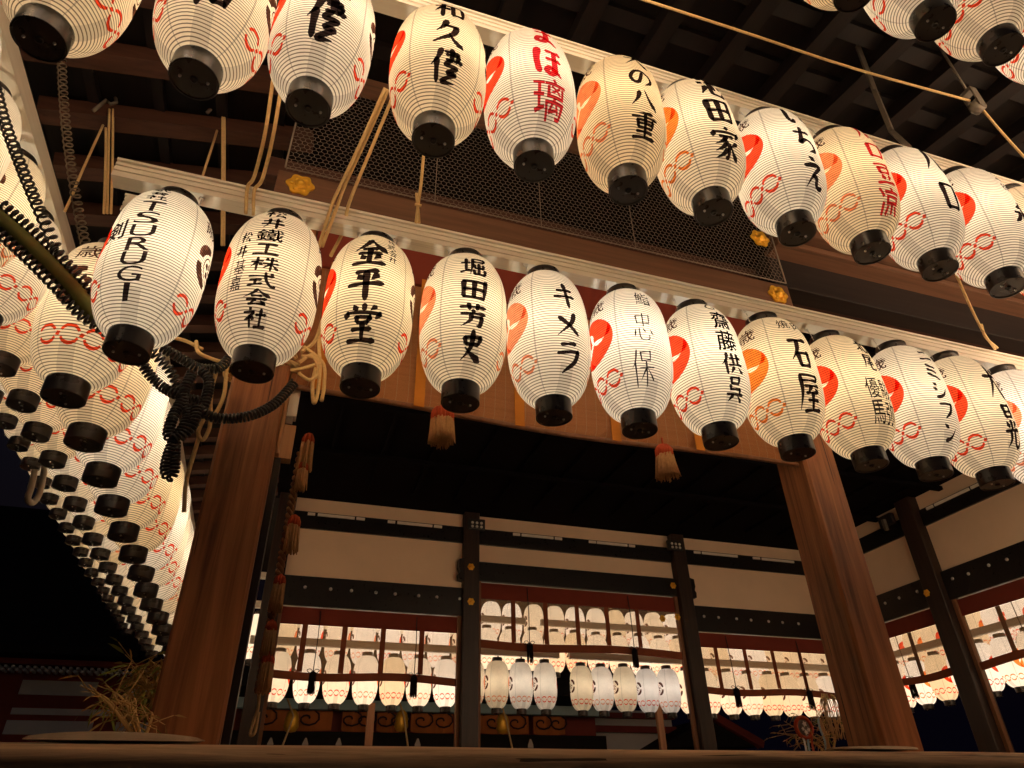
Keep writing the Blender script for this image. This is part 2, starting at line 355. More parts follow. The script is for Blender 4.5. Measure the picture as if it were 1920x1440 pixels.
# ------------------------------------------------------------------ lantern prototype
Z0, Z1, RM, RN = 0.085, 0.895, 0.229, 0.088
def body_r(z):
    t = (z-0.50)/(0.41)
    p, q = (2.75, 0.60) if t < 0 else (3.1, 0.56)
    return RN+(RM-RN)*max(0.0, 1-abs(t)**p)**q
SEED = [0]
def dent(th, z):
    k = SEED[0]*1.7
    return .0020*math.sin(2*th+k)*math.sin(5*z+k)+.0016*math.sin(3*th-2.1*k+4*z)+.0010*math.sin(5*th+9*z+3*k)+.0008*math.sin(17*z+2*th+k)
def lantern_body():
    zs = [Z0+(Z1-Z0)*(0.5-0.5*math.cos(PI*i/44)) for i in range(45)]
    prof = [(body_r(z), z) for z in zs]; n = 56
    arc = [0.0]
    for (r0, z0), (r1, z1) in zip(prof, prof[1:]): arc.append(arc[-1]+math.hypot(r1-r0, z1-z0))
    bm = bmesh.new(); uvl = bm.loops.layers.uv.new('UVMap')
    ring = []
    for r, z in prof:
        # front (-Y) at u=.5
        row = []
        for k in range(n):
            a = 2*PI*k/n; rr = r+dent(a-PI, z)*min(1, (r-RN)/.05); row.append(bm.verts.new((-rr*math.sin(a), rr*math.cos(a), z)))
        ring.append(row)
    for i in range(len(prof)-1):
        for k in range(n):
            k2 = (k+1) % n
            f = bm.faces.new((ring[i][k], ring[i][k2], ring[i+1][k2], ring[i+1][k])); f.smooth = True
            for l, (uu, vv) in zip(f.loops, ((k, i), (k+1, i), (k+1, i+1), (k, i+1))): l[uvl].uv = (uu/n, arc[vv]/arc[-1])
    me = bpy.data.meshes.new('paper_body'); bm.to_mesh(me); bm.free(); me.materials.append(M['paper']); return me
def wrap(bm, name, mt, off=0.0016, soff=0.0):
    """bend flat artwork (x = along the girth, y = height) round the paper"""
    xs = [v.co.x for v in bm.verts]; ys = [v.co.y for v in bm.verts]
    for a, lo, hi, st in ((0, min(xs), max(xs), 0.022), (1, min(ys), max(ys), 0.022)):
        k = math.ceil(lo/st)
        while k*st < hi:
            no = (1, 0, 0) if a == 0 else (0, 1, 0); co = (k*st, 0, 0) if a == 0 else (0, k*st, 0)
            bmesh.ops.bisect_plane(bm, geom=bm.verts[:]+bm.edges[:]+bm.faces[:], plane_co=co, plane_no=no, dist=1e-5); k += 1
    for v in bm.verts:
        s, z = v.co.x+soff, v.co.y; r = body_r(min(max(z, Z0+.004), Z1-.004)); th = s/0.226; r += off+dent(th, z)*min(1, (r-RN)/.05)
        v.co = Vector((r*math.sin(th), -r*math.cos(th), z))
    bmesh.ops.recalc_face_normals(bm, faces=bm.faces[:])
    me = bpy.data.meshes.new(name); bm.to_mesh(me); bm.free(); me.materials.append(mt); return me
def flat(bm, pts):
    try: bm.faces.new([bm.verts.new((x, y, 0)) for x, y in pts])
    except ValueError: pass
def strip(bm, pts, widths):
    L = []; Rr = []
    for i, (x, y) in enumerate(pts):
        x0, y0 = pts[max(i-1, 0)]; x1, y1 = pts[min(i+1, len(pts)-1)]
        d = math.hypot(x1-x0, y1-y0) or 1; nx, ny = -(y1-y0)/d, (x1-x0)/d; w = widths[i]/2
        L.append(bm.verts.new((x+nx*w, y+ny*w, 0))); Rr.append(bm.verts.new((x-nx*w, y-ny*w, 0)))
    for i in range(len(pts)-1): bm.faces.new((L[i], L[i+1], Rr[i+1], Rr[i]))
def tomoe(bm, cx, cy, RR):
    """three swirling commas"""
    for j in range(3):
        a0 = 2*PI*j/3+0.5; n = 30; pts = []; w = []
        for i in range(n+1):
            t = -0.27+1.27*i/n
            wd = 0.90*math.sqrt(max(0.0004, 1-(t/0.27)**2)) if t < 0 else 0.90*(1-t)**0.80+0.012
            r = 0.98-(0.90/2 if t < 0 else wd/2); a = a0+t*2.15
            pts.append((cx+RR*r*math.cos(a), cy+RR*r*math.sin(a))); w.append(RR*wd)
        strip(bm, pts, w)
def chain(bm, s0, s1, n, zc, h=0.036, th=0.019):
    p = (s1-s0)/n
    for k in range(n):
        c = s0+p*(k+0.5); a = p*0.44
        for sg in (1, -1):
            q = [(c-a*math.cos(PI*i/8)*0.9, zc+sg*h*math.sin(PI*i/8)) for i in range(1, 8)]
            strip(bm, q, [th*(0.5+0.5*math.sin(PI*i/8)) for i in range(1, 8)])
        flat(bm, [(c+p/2-0.013, zc-0.008), (c+p/2+0.005, zc-0.011), (c+p/2+0.013, zc+0.008), (c+p/2-0.005, zc+0.011)])
def mokko(bm, cx, cy, RR):
    """four-lobed gourd-flower crest"""
    for j in range(4):
        a = PI/2*j+PI/4
        pts = []; 
        for i in range(9):
            b = a-0.62+1.24*i/8; rr = RR*(0.80+0.05*math.cos((i-4)/4*PI/2)); pts.append((cx+rr*math.cos(b), cy+rr*math.sin(b)))
        strip(bm, pts, [RR*0.36*(0.45+0.55*math.sin(PI*(i+1)/10)) for i in range(9)])
    ring = [(cx+RR*0.52*math.cos(2*PI*i/28), cy+RR*0.52*math.sin(2*PI*i/28)) for i in range(29)]
    strip(bm, ring, [RR*0.05]*29)
    for j in range(5):
        a = 2*PI*j/5+PI/2
        flat(bm, [(cx+RR*(0.27+0.14*math.cos(2*PI*i/10))*math.cos(a)-RR*0.13*math.sin(2*PI*i/10)*math.sin(a),
                   cy+RR*(0.27+0.14*math.cos(2*PI*i/10))*math.sin(a)+RR*0.13*math.sin(2*PI*i/10)*math.cos(a)) for i in range(10)])
    flat(bm, [(cx+RR*0.09*math.cos(2*PI*i/10), cy+RR*0.09*math.sin(2*PI*i/10)) for i in range(10)])
_gl = {}
def glyph(ch, bold):
    key = (ch, bold)
    if key not in _gl:
        c = bpy.data.curves.new('t', 'FONT'); c.body = ch; c.resolution_u = 4
        o = bpy.data.objects.new('t', c); col.objects.link(o); dep = bpy.context.evaluated_depsgraph_get
        def fill(k):
            c.offset = k; bpy.context.view_layer.update()
            q = bpy.data.meshes.new_from_object(o.evaluated_get(dep())); return q, sum(p.area for p in q.polygons)
        me, a0 = fill(0); safe = 0.0
        if bold > 0: bold *= min(1.0, (.275/a0)**3)
        if bold != 0:
            _, a1 = fill(.003 if bold > 0 else -.003); slope = (a1-a0)/.003
            for k in (1, .8, .6, .45, .3, .15):                 # heaviest outline that still fills cleanly
                q, ar = fill(bold*k); ex = a0+slope*abs(bold*k)
                if abs(ar-ex) < .035*ex: me, safe = q, bold*k; break
        v0 = [tuple(x.co[:2]) for x in me.vertices]; f0 = [tuple(p.vertices) for p in me.polygons]
        extra = bold-safe if bold > 0 else 0; v, f = [], []
        for dx, dy in ([(0, 0)] if extra < .003 else [(extra*math.cos(i*PI/4), extra*math.sin(i*PI/4)) for i in range(8)]):
            n0 = len(v); v += [(a+dx, b+dy) for a, b in v0]; f += [tuple(i+n0 for i in q) for q in f0]
        bpy.data.objects.remove(o); bpy.data.meshes.remove(me); bpy.data.curves.remove(c)
        xs = [a for a, _ in v]; ys = [b for _, b in v]; x0, x1, y0, y1 = min(xs), max(xs), min(ys), max(ys)
        _gl[key] = ([((a-(x0+x1)/2), (b-(y0+y1)/2)) for a, b in v], f, max(x1-x0, .05), max(y1-y0, .05))
    return _gl[key]
def put(bm, ch, cx, cy, w, h, bold=0.025, tilt=0.07):
    v, f, gw, gh = glyph(ch, bold)
    sx, sy = w/max(gw, 0.55*gh), h/max(gh, 0.40*gw)
    vs = []
    for a, b in v:
        X, Y = a*sx, b*sy
        Y += tilt*X + 0.010*h*math.sin(11*a+3*b); X += 0.016*w*math.sin(9*b+2*a)
        vs.append(bm.verts.new((cx+X, cy+Y, 0)))
    for q in f:
        try: bm.faces.new([vs[i] for i in q])
        except ValueError: pass
BRUSH = {
'キ': 'h 18,66 78,74;h 8,40 88,50;v 42,98 52,60 62,2',
'メ': 'p 78,92 60,50 12,8;v 22,72 55,45 85,14',
'ラ': 'h 25,88 75,92;b 10,60 86,66 72,32 30,2',
'ミ': 'v 20,92 78,78;v 18,62 74,48;v 12,34 84,8',
'シ': 'd 14,88 32,76;d 8,60 26,48;p 16,4 60,24 92,66',
'フ': 'b 12,82 86,84 70,40 25,4',
'ン': 'd 12,84 36,66;p 14,8 58,26 92,70',
'ニ': 'h 22,74 78,78;h 8,24 92,30',
'ハ': 'p 36,84 28,45 8,10;n 58,84 72,45 94,12',
'口': 'v 18,82 22,14;b 18,82 82,84 78,16;h 22,18 78,20',
'田': 'v 12,86 16,8;b 12,86 88,88 84,8;v 50,86 50,10;h 16,48 84,50;h 16,10 86,12',
'平': 'h 22,88 78,92;d 28,78 38,62;p 76,80 62,60;h 6,46 94,52;v 50,90 50,-2',
'金': 'p 50,98 32,74 4,52;n 50,98 68,76 96,54;h 32,60 68,62;h 20,42 80,44;v 50,62 50,8;d 28,34 36,20;p 74,36 62,20;h 8,4 92,8',
'堂': 'v 50,98 50,80;d 24,94 34,80;p 78,96 66,82;d 10,78 6,58;b 10,74 92,76 82,60;v 34,62 36,46;b 34,62 68,64 64,46;h 36,46 64,48;h 24,28 76,32;v 50,46 50,6;h 8,2 92,6',
'史': 'v 22,74 26,50;b 22,74 80,78 74,52;h 26,52 74,54;p 50,98 48,50 30,22 4,2;n 24,40 52,18 94,2',
'堀': 'h 4,66 34,70;v 20,92 20,24;h 2,18 36,30;b 42,90 90,92 86,74;h 44,76 86,76;p 44,90 42,50 34,6;v 66,64 66,8;v 50,60 52,40;h 52,40 82,42;v 84,60 82,40;v 48,30 50,6;h 50,8 86,10;v 88,32 86,8',
'芳': 'h 6,82 94,86;v 34,96 36,70;v 66,98 62,72;v 50,70 50,58;h 8,52 92,56;b 44,40 80,42 74,8 62,4;p 44,52 38,24 8,2',
'石': 'h 8,86 92,90;p 46,88 34,56 4,26;v 34,48 36,6;b 34,48 82,50 78,8;h 36,10 78,12',
'屋': 'b 14,92 84,94 80,78;h 18,78 80,80;p 14,92 14,48 2,4;h 26,64 88,66;p 54,64 36,44;h 30,44 76,46;d 68,58 82,46;h 34,26 82,28;v 56,44 56,6;h 20,2 96,6',
'大': 'h 6,62 94,68;p 50,98 46,56 6,4;n 50,62 68,28 96,4',
'晃': 'v 30,98 32,66;b 30,96 72,98 70,66;h 32,82 70,84;h 32,68 70,70;v 50,60 50,38;d 24,58 34,44;p 80,60 66,44;h 6,36 94,40;p 38,36 30,16 4,0;k 62,36 62,8 78,2 96,6 96,16',
'北': 'h 4,60 34,64;v 36,94 36,4;h 4,18 36,32;p 88,74 62,54;k 60,96 60,14 74,6 96,10 96,26',
'尾': 'b 18,92 84,94 80,76;h 22,76 80,78;p 18,92 18,46 4,6;p 74,68 36,58;h 32,46 82,50;h 28,32 86,36;k 54,66 54,10 68,4 94,6 94,20',
'久': 'p 40,96 30,70 10,50;b 34,76 70,78 58,44 6,4;n 50,46 66,24 96,2',
'和': 'p 42,94 10,82;h 4,64 50,68;v 28,86 28,4;p 28,62 4,30;d 30,56 48,40;v 58,70 60,14;b 58,70 92,72 90,14;h 60,18 90,20',
'傳': 'p 34,96 24,66 4,44;v 22,64 22,2;h 46,86 88,90;v 66,98 66,64;b 50,78 86,80 82,62;h 50,62 84,64;k 64,62 50,46 84,44 56,26 82,24 40,4 84,4;d 88,72 94,58',
'ま': 'h 18,82 82,84;h 22,60 78,62;k 52,98 52,30 40,10 22,16 30,30 52,24 84,4',
'ほ': 'v 16,90 12,50 20,6;h 42,84 90,86;h 44,58 90,60;k 68,84 68,22 54,6 42,16 52,28 70,20 92,6',
'天': 'h 20,90 82,92;h 8,60 92,64;p 50,90 46,56 6,4;n 52,60 68,28 96,4',
'の': 'k 54,74 40,20 22,14 10,40 26,74 56,82 86,66 88,36 62,8',
'八': 'p 36,80 28,44 6,10;n 54,90 70,48 96,8',
'重': 'p 78,98 22,90;h 4,76 96,80;v 22,64 24,36;b 22,64 80,66 78,36;h 24,50 78,52;h 24,36 78,38;v 50,92 50,4;h 18,20 82,22;h 4,2 96,6',
'池': 'd 10,90 24,78;d 4,64 18,54;n 8,6 18,22 28,44;b 32,58 92,74 88,44 78,44;v 58,94 58,22;k 44,78 44,14 56,4 92,6 94,24',
'家': 'd 50,100 52,88;d 10,84 6,64;b 10,80 92,82 84,66;h 28,66 74,68;p 52,66 36,50 10,40;k 42,56 60,36 58,6 46,2;p 50,44 34,30 10,20;p 54,28 36,12 8,0;p 90,52 66,36;n 62,46 76,22 98,2',
'い': 'k 16,80 14,30 28,10 38,28;v 70,76 84,56 84,34',
'ち': 'h 14,78 82,82;k 46,98 34,56 24,36 54,54 84,46 84,20 50,4',
'え': 'd 40,96 60,86;p 16,66 80,70 44,36 10,4;k 42,34 58,30 60,10 76,4 96,10',
'川': 'p 18,90 18,46 4,6;v 50,84 50,14;v 84,94 84,2',
'豆': 'h 12,92 88,94;v 26,76 28,48;b 26,76 76,78 72,48;h 28,50 72,52;d 32,40 40,20;p 70,40 60,18;h 4,6 96,10',
'井': 'h 10,72 88,76;h 4,40 96,44;p 34,96 32,44 12,2;v 66,98 66,0',
'工': 'h 16,84 84,88;v 50,86 50,14;h 4,8 96,12',
'会': 'p 50,98 32,72 2,50;n 50,98 68,74 98,52;h 32,56 68,58;h 14,36 86,40;p 46,36 26,8;h 20,8 76,12;d 64,26 84,4',
'社': 'd 22,98 32,88;b 4,74 44,78 28,52 4,34;v 26,58 26,2;d 30,52 44,40;h 54,62 92,66;v 72,92 72,8;h 46,4 98,8',
'式': 'h 6,72 92,78;h 12,46 50,50;v 30,48 30,16;h 6,8 54,22;k 60,98 66,50 82,14 96,6 96,20;d 76,98 88,86',
'株': 'h 4,66 44,70;v 24,96 24,2;p 24,64 4,28;d 26,58 42,42;p 60,90 50,72;h 52,76 90,80;h 46,50 98,54;v 72,98 72,0;p 70,50 44,14;n 74,50 98,10',
'松': 'h 4,66 44,70;v 24,96 24,2;p 24,64 4,28;d 26,58 42,42;p 62,92 46,58;n 74,92 82,72 98,58;p 68,54 52,14;h 52,14 88,18;d 78,36 94,6',
'呉': 'v 30,96 32,68;b 30,96 72,98 70,70;h 32,70 70,72;p 26,64 22,42;b 22,46 76,50 74,30;h 4,28 96,32;p 40,26 8,2;n 62,26 92,2',
'供': 'p 30,96 22,66 2,44;v 20,64 20,2;h 40,70 96,74;v 54,92 56,44;v 80,94 78,44;h 34,40 98,44;p 56,32 36,4;n 76,32 96,4',
'永': 'd 44,98 58,88;k 28,70 52,74 52,8 38,4;b 10,48 36,50 24,24 4,10;p 84,66 56,48;n 54,52 72,22 98,4',
'忠': 'v 18,90 22,62;b 18,90 82,94 78,62;h 22,64 78,66;v 50,100 50,52;d 14,44 10,20;k 30,46 34,14 52,6 74,12 74,26;d 48,46 58,34;d 80,46 94,28',
'保': 'p 28,96 20,66 2,46;v 18,64 18,2;v 44,90 46,64;b 44,90 84,92 82,64;h 46,66 82,68;h 34,46 98,50;v 64,64 64,0;p 62,46 36,14;n 66,46 96,14',
'九': 'p 36,96 34,50 6,4;k 8,68 64,74 60,20 72,4 96,8 96,28',
}
PROF = {'h': ((0, .75), (.12, .80), (.45, .58), (.80, .85), (.93, 1.15), (1, .55)), 'v': ((0, .85), (.1, 1.15), (.5, .85), (.9, .90), (1, .45)),
        'p': ((0, .75), (.12, 1.15), (.5, .80), (1, .12)), 'n': ((0, .30), (.4, .65), (.82, 1.35), (1, .25)), 'd': ((0, .35), (.6, 1.35), (1, .55)),
        'b': ((0, .70), (.2, .72), (.42, .80), (.55, 1.05), (.85, .85), (1, .35)), 'k': ((0, .80), (.15, 1.0), (.6, .80), (.9, .85), (1, .2))}
def prof_at(k, t):
    P = PROF[k]
    for (t0, w0), (t1, w1) in zip(P, P[1:]):
        if t <= t1: return w0+(w1-w0)*(t-t0)/(t1-t0)
    return P[-1][1]
def brush(bm, ch, cx, cy, w, h, bold):
    """a character laid down stroke by stroke with a swelling and tapering brush"""
    W = (.050 if bold == 0 else .118+1.5*bold)*(w+h)/2*(1.12 if BRUSH[ch].count(';') < 5 else 1.0 if BRUSH[ch].count(';') < 9 else .84)
    rot = rnd.uniform(-.05, .05)
    for st in BRUSH[ch].split(';'):
        k, *ps = st.split(); P = [tuple(float(q) for q in p.split(',')) for p in ps]
        P = [((x-50)/100*w+rnd.uniform(-.012, .012)*w, (y-50)/100*h+rnd.uniform(-.012, .012)*h) for x, y in P]
        if k == 'b':                                            # keep the corner of a turning stroke crisp
            c = P[1]; P = [P[0], (c[0]*.93+P[0][0]*.07, c[1]*.93+P[0][1]*.07), (c[0]*.95+P[2][0]*.05, c[1]*.95+P[2][1]*.05)]+P[2:]
        path = [(q.x, q.y) for q in smooth_path([(x, y, 0) for x, y in P], 9)]
        path = [(cx+x*math.cos(rot)-y*math.sin(rot), cy+y*math.cos(rot)+x*math.sin(rot)+.05*x) for x, y in path]
        n = len(path)-1; ws = [W*prof_at(k, i/n)*rnd.uniform(.93, 1.07) for i in range(n+1)]
        (x0, y0), (x1, y1) = path[0], path[1]; d = math.hypot(x1-x0, y1-y0) or 1
        path = [(x0-(x1-x0)/d*ws[0]*.32, y0-(y1-y0)/d*ws[0]*.32)]+path; ws = [ws[0]*.35]+ws
        (x0, y0), (x1, y1) = path[-1], path[-2]; d = math.hypot(x1-x0, y1-y0) or 1
        path.append((x0-(x1-x0)/d*ws[-1]*.30, y0-(y1-y0)/d*ws[-1]*.30)); ws.append(ws[-1]*.3)
        strip(bm, path, ws)
def column(bm, text, cx, zt, zb, w, bold=0.025, fill=0.92):
    st = (zt-zb)/len(text)
    for i, ch in enumerate(text):
        if ch in BRUSH: brush(bm, ch, cx+(rnd.random()-.5)*.008, zt-st*(i+.5), w*rnd.uniform(.94, 1.08), st*fill*rnd.uniform(.92, 1.0), bold)
        else: put(bm, ch, cx+(rnd.random()-.5)*.008, zt-st*(i+.5), w, st*fill, bold+(.010 if bold > .0095 else 0))

def with_mat(me, m_):
    q = me.copy(); q.materials.clear(); q.materials.append(m_); return q
BODY, BODY_COOL, BODY_OUT, BODY_FAR, REDS, CREST, INSC = [], [], [], [], [], [], []
cap = MB(); cap.lathe([(0.0, 0.0045), (0.0865, 0.0045)], 40); cap.lathe([(0.0865, 0.0045), (0.0885, 0.0)], 40, smooth=False); cap.lathe([(0.0885, 0.0), (0.0945, 0.0)], 40); cap.lathe([(0.0945, 0.0), (0.0960, 0.003)], 40); cap.lathe([(0.0960, 0.003), (0.0960, 0.091)], 40); cap.lathe([(0.0960, 0.091), (0.0930, 0.095), (0.080, 0.096)], 40)
cap.cur = 1
for sx in (-1, 1): cap.lathe([(0.0, -0.004), (0.0048, -0.003), (0.0062, 0.0), (0.0062, 0.006)], 10, (sx*0.052, 0.0, 0.0))
cap.cur = 2; cap.lathe([(0.006, -0.001), (0.011, -0.004), (0.015, -0.002), (0.016, 0.006)], 14)
CAP = cap.build('bottom_ring', [M['cap'], M['screw'], M['cable']]).data
top = MB(); top.lathe([(0.088, 0.878), (0.098, 0.880), (0.098, 0.966), (0.093, 0.970), (0.088, 0.966), (0.086, 0.93)], 40)
TOP = top.build('top_ring', M['cap']).data
WIRES = []
for sx in (-1, 1):
    wire = MB(); wire.tube(smooth_path([(sx*0.098, 0, 0.93), (sx*0.102, 0.005, 0.985), (sx*0.098, 0.02, 1.03), (sx*0.095, 0.03, 1.055)], 4), 0.0028, 6)
    wire.tube([(sx*0.095+0.014*math.cos(a/8*2*PI), 0.03, 1.043+0.014*math.sin(a/8*2*PI)) for a in range(9)], 0.0035, 6)
    WIRES.append(wire.build('hanging_wire', M['screw']).data)
for o in [o for o in col.objects if o.type == 'MESH']: bpy.data.objects.remove(o)
Q = PI/2*0.226           # a quarter turn along the girth
def red_print(mt, rr=0.150, chain_z=0.235):
    bm = bmesh.new(); tomoe(bm, -Q, 0.52, rr)
    for a in (-2, -1, 1): chain(bm, a*Q-Q/2+.010, a*Q+Q/2-.010, 3, chain_z, 0.043, 0.0175)
    return wrap(bm, 'red_print', mt)
for v_ in range(4):                                             # four slightly dented papers, each with artwork bent to match
    SEED[0] = v_+1; q = lantern_body()
    BODY.append(q); BODY_COOL.append(with_mat(q, M['paper_cool'])); BODY_OUT.append(with_mat(q, M['paper_boosted'])); BODY_FAR.append(with_mat(q, M['paper_far']))
    REDS.append([red_print(M[k], .150+.004*v_, .232+.006*(v_ % 3)) for k in ('ink_red', 'ink_salmon', 'ink_orange')])
    bm = bmesh.new(); mokko(bm, Q, 0.52, 0.135); CREST.append(wrap(bm, 'black_crest', M['ink_brown']))
    pair = []
    for sx in (-1, 1):
        bm = bmesh.new(); put(bm, '歳', sx*Q*.88, .755, .13, .105, .006); pair.append(wrap(bm, 'inscription', M['ink_brown']))
    INSC.append(pair)
BULBS = []
for k, (c, w) in enumerate((((1.0, 0.85, 0.62), 0.95), ((1.0, 0.94, 0.83), 1.15), ((1.0, 0.79, 0.50), 0.85))):
    l = bpy.data.lights.new('bulb', 'POINT'); l.energy = BULB_W*w; l.color = c; l.shadow_soft_size = 0.045; BULBS.append(l)
l = bpy.data.lights.new('bulb', 'POINT'); l.energy = BULB_W*.55; l.color = (1.0, 0.93, 0.80); l.shadow_soft_size = 0.045; BULBS.append(l)

n_lantern = 0
def lantern(x, y, z, rz, label, group, letters=None, red=0, bulb=0, body=None, tilt=1.0, wires=True):
    global n_lantern
    n_lantern += 1
    e = empty('paper_lantern', label, 'paper lantern', (x, y, z), rz+R((rnd.random()-.5)*7), group)
    e.scale = (1+rnd.uniform(-.018, .012), 1+rnd.uniform(-.018, .012), 1+rnd.uniform(-.02, .012))
    e.rotation_euler.x = R((rnd.random()-.5)*2.2*tilt); e.rotation_euler.y = R((rnd.random()-.5)*3.0*tilt)
    v_ = n_lantern % 4; SEED[0] = v_+1
    parts = [('paper_body', (body or BODY)[v_]), ('bottom_ring', CAP), ('top_ring', TOP), ('red_print', REDS[v_][red]), ('black_crest', CREST[v_])]
    if wires: parts += [('hanging_wire', w) for w in WIRES]+[('inscription', w) for w in INSC[v_]]
    parts += [('lettering', w) for w in (letters() if letters else ())]
    for nm, me in parts:
        o = bpy.data.objects.new(nm, me); col.objects.link(o); o.parent = e
    if bulb is not None:
        l = bpy.data.objects.new('bulb_light', BULBS[bulb]); col.objects.link(l); l.parent = e; l.location = (0, 0, 0.52)
    return e
def letters(*items, ink='ink_black'):
    """items: (text, centre along girth, top z, bottom z, width[, bold])"""
    def make():
        res = []
        for it in items:
            bm = bmesh.new(); column(bm, *it); res.append(wrap(bm, 'lettering', M[ink]))
        return res
    return make

# ------------------------------------------------------------------ the lantern rows
ZT = (1.755, 2.575, 3.36)             # heights of the three tiers
YF = (2.81, 1.97, 1.13)               # front rows
G1, G2, G3 = 'lanterns of the low front row', 'lanterns of the middle front row', 'lanterns of the high front row'
low = [
 (-.285, letters(('式会社', -.03, .865, .735, .10, .012), ('TSURUGI', -.03, .725, .155, .105, .004), ('剣', -.168, .60, .47, .115, .02)), 0, 0,
  'paper lantern with black Latin capitals at the left end of the low front row'),
 (-.101, letters(('松井鐵工株式会社', -.02, .875, .13, .125, .022), ('松井基嘉', -.135, .68, .30, .055, .008)), 0, 2,
  'paper lantern with eight tightly stacked black characters and a small side column, above left pillar'),
 (.072, letters(('金平堂', -.03, .80, .14, .19, .032), ('株式会社', .085, .84, .64, .05, .01)), 0, 0,
  'paper lantern with three very bold black characters, second lantern right of the left pillar top'),
 (.246, letters(('堀田芳史', -.005, .81, .14, .145, .032)), 1, 0,
  'paper lantern with four bold black characters and faded red crest, above the left hanging tassel'),
 (.423, letters(('キメラ', .006, .74, .16, .15, .02)), 1, 0,
  'paper lantern with three bold katakana strokes spaced apart and a salmon crest, low front row'),
 (.597, letters(('鮨', .0, .82, .70, .10, 0), ('忠', -.03, .64, .42, .12, 0), ('保', -.055, .40, .15, .14, 0)), 0, 1,
  'paper lantern with thin pen-like characters, low front row'),
 (.775, letters(('G', -.01, .865, .80, .075, .0), ('齋藤供呉', .02, .79, .16, .13, .02)), 0, 1,
  'paper lantern with four dense black characters under a small capital G, low front row'),
 (.956, letters(('石屋', -.005, .70, .17, .16, .02), ('焼', -.055, .835, .745, .09, .008), ('肉', .055, .835, .745, .09, .008)), 2, 0,
  'paper lantern with two large black characters and an orange crest, above the right pillar'),
 (1.142, letters(('北尾', .03, .83, .55, .10, .018), ('優馬', -.03, .50, .18, .09, .008), ('駿弥', .07, .50, .18, .09, .008)), 0, 0,
  'paper lantern with small black characters set in two columns, hanging over the right pillar'),
 (1.316, letters(('ニミシフン', .02, .84, .14, .12, .03)), 0, 0,
  'paper lantern with short heavy black dashes, just right of the right pillar'),
 (1.493, letters(('大晃', .025, .80, .16, .15, .022)), 0, 0,
  'paper lantern with two widely spaced black characters, second from right edge, low front row'),
 (1.672, None, 1, 1, 'paper lantern cut by the right edge of the photo in the low front row'),
]
for r, lt, red, b, lab in low: lantern(r*2.81, YF[0], ZT[0], 0, lab, G1, lt, red, b)
mid = [
 (-.617, None, 0, 2, 'paper lantern at the top left corner, its black base tilted towards the viewer'),
 (-.336, letters(('九和', -.0, .78, .19, .17, .04)), 0, 0, 'paper lantern cut by the top edge with thick black brush ends above its base'),
 (-.107, letters(('久傳', -.0, .80, .19, .165, .03)), 0, 0, 'paper lantern cut by the top edge with one large cursive black character'),
 (.168, letters(('和久傳', .0, .86, .16, .15, .018)), 0, 0, 'paper lantern with three loose cursive black characters in the middle front row'),
 (.411, letters(('まほ', .01, .86, .373, .16, .03), ('璃', .01, .373, .13, .17, .010), ink='ink_deepred'), 0, 0, 'paper lantern with three bold crimson characters in the middle front row'),
 (.657, letters(('天の八重', .01, .86, .16, .15, .012)), 1, 2, 'paper lantern with four flowing black characters and a faded crest, middle front row'),
 (.899, letters(('池田家', .01, .86, .17, .16, .03)), 2, 0, 'paper lantern with three bold black characters and an orange crest, middle front row'),
 (1.155, letters(('いちえ', .02, .86, .15, .14, .022)), 0, 0, 'paper lantern with three black hiragana and a bright red crest, middle front row'),
 (1.402, letters(('川口豆', .005, .86, .305, .14, .03), ('凉', .005, .305, .12, .15, .010), ink='ink_deepred'), 1, 2, 'paper lantern with four crimson characters in the middle front row'),
 (1.642, letters(('ハ口', .015, .86, .22, .15, .02)), 0, 0, 'paper lantern with a black open box character, below the end of the bent iron bar'),
 (1.900, letters(('と一田', .03, .82, .60, .06, .006), ('永', .05, .52, .30, .15, .03)), 0, 0, 'paper lantern at the right edge of the photo in the middle front row'),
]
for r, lt, red, b, lab in mid: lantern(r*1.97, YF[1], ZT[1], 0, lab, G2, lt, red, b)
for r, red, b, lab in ((1.94, 1, 2, 'paper lantern showing only its base at the top edge, leftmost of the top right cluster'),
                       (2.383, 0, 0, 'paper lantern at the top right with a scuffed grey-brown base'),
                       (2.785, 0, 2, 'paper lantern at the top right, its glossy black base nearest the right edge'),
                       (3.19, 0, 1, 'paper lantern cut by the right edge below the top right cluster')):
    lantern(r*1.13, YF[2], ZT[2], 0, lab, G3, None, red, b)

ORD = ['first', 'second', 'third', 'fourth', 'fifth', 'sixth', 'seventh', 'eighth', 'ninth', 'tenth', 'eleventh', 'twelfth', 'thirteenth',
       'fourteenth', 'fifteenth', 'sixteenth', 'seventeenth', 'eighteenth', 'nineteenth', 'twentieth', 'twenty-first', 'twenty-second',
       'twenty-third', 'twenty-fourth', 'twenty-fifth', 'twenty-sixth', 'twenty-seventh', 'twenty-eighth', 'twenty-ninth', 'thirtieth']
for k in range(15):  # rows run on out of view, their glow boosted to light the stage
    lantern(5.20+.50*k, YF[0], ZT[0], 0, 'paper lantern past the right edge of the photo, %s along the low front row' % ORD[k], G1, None, k % 2, None, BODY_OUT, wires=False)
    if k: lantern(4.26+.50*k, YF[1], ZT[1], 0, 'paper lantern past the right edge of the photo, %s along the middle front row' % ORD[k-1], G2, None, k % 2, None, BODY_OUT, wires=False)
    else: lantern(4.26, YF[1], ZT[1], 0, 'paper lantern barely showing at the right edge of the photo in the middle front row', G2, None, 0, 0)
for k in range(24):
    x = -2.55+.50*k+(2.15 if k > 8 else 0)
    lantern(x, YF[2], ZT[2], 0, ('paper lantern above the top edge of the photo, %s along the high front row' if k < 9 else 'paper lantern past the right edge, %s along the high front row') % ORD[k], G3, None, k % 2, None, BODY_OUT, wires=False)
XL = (-1.13, -1.97, -2.81)
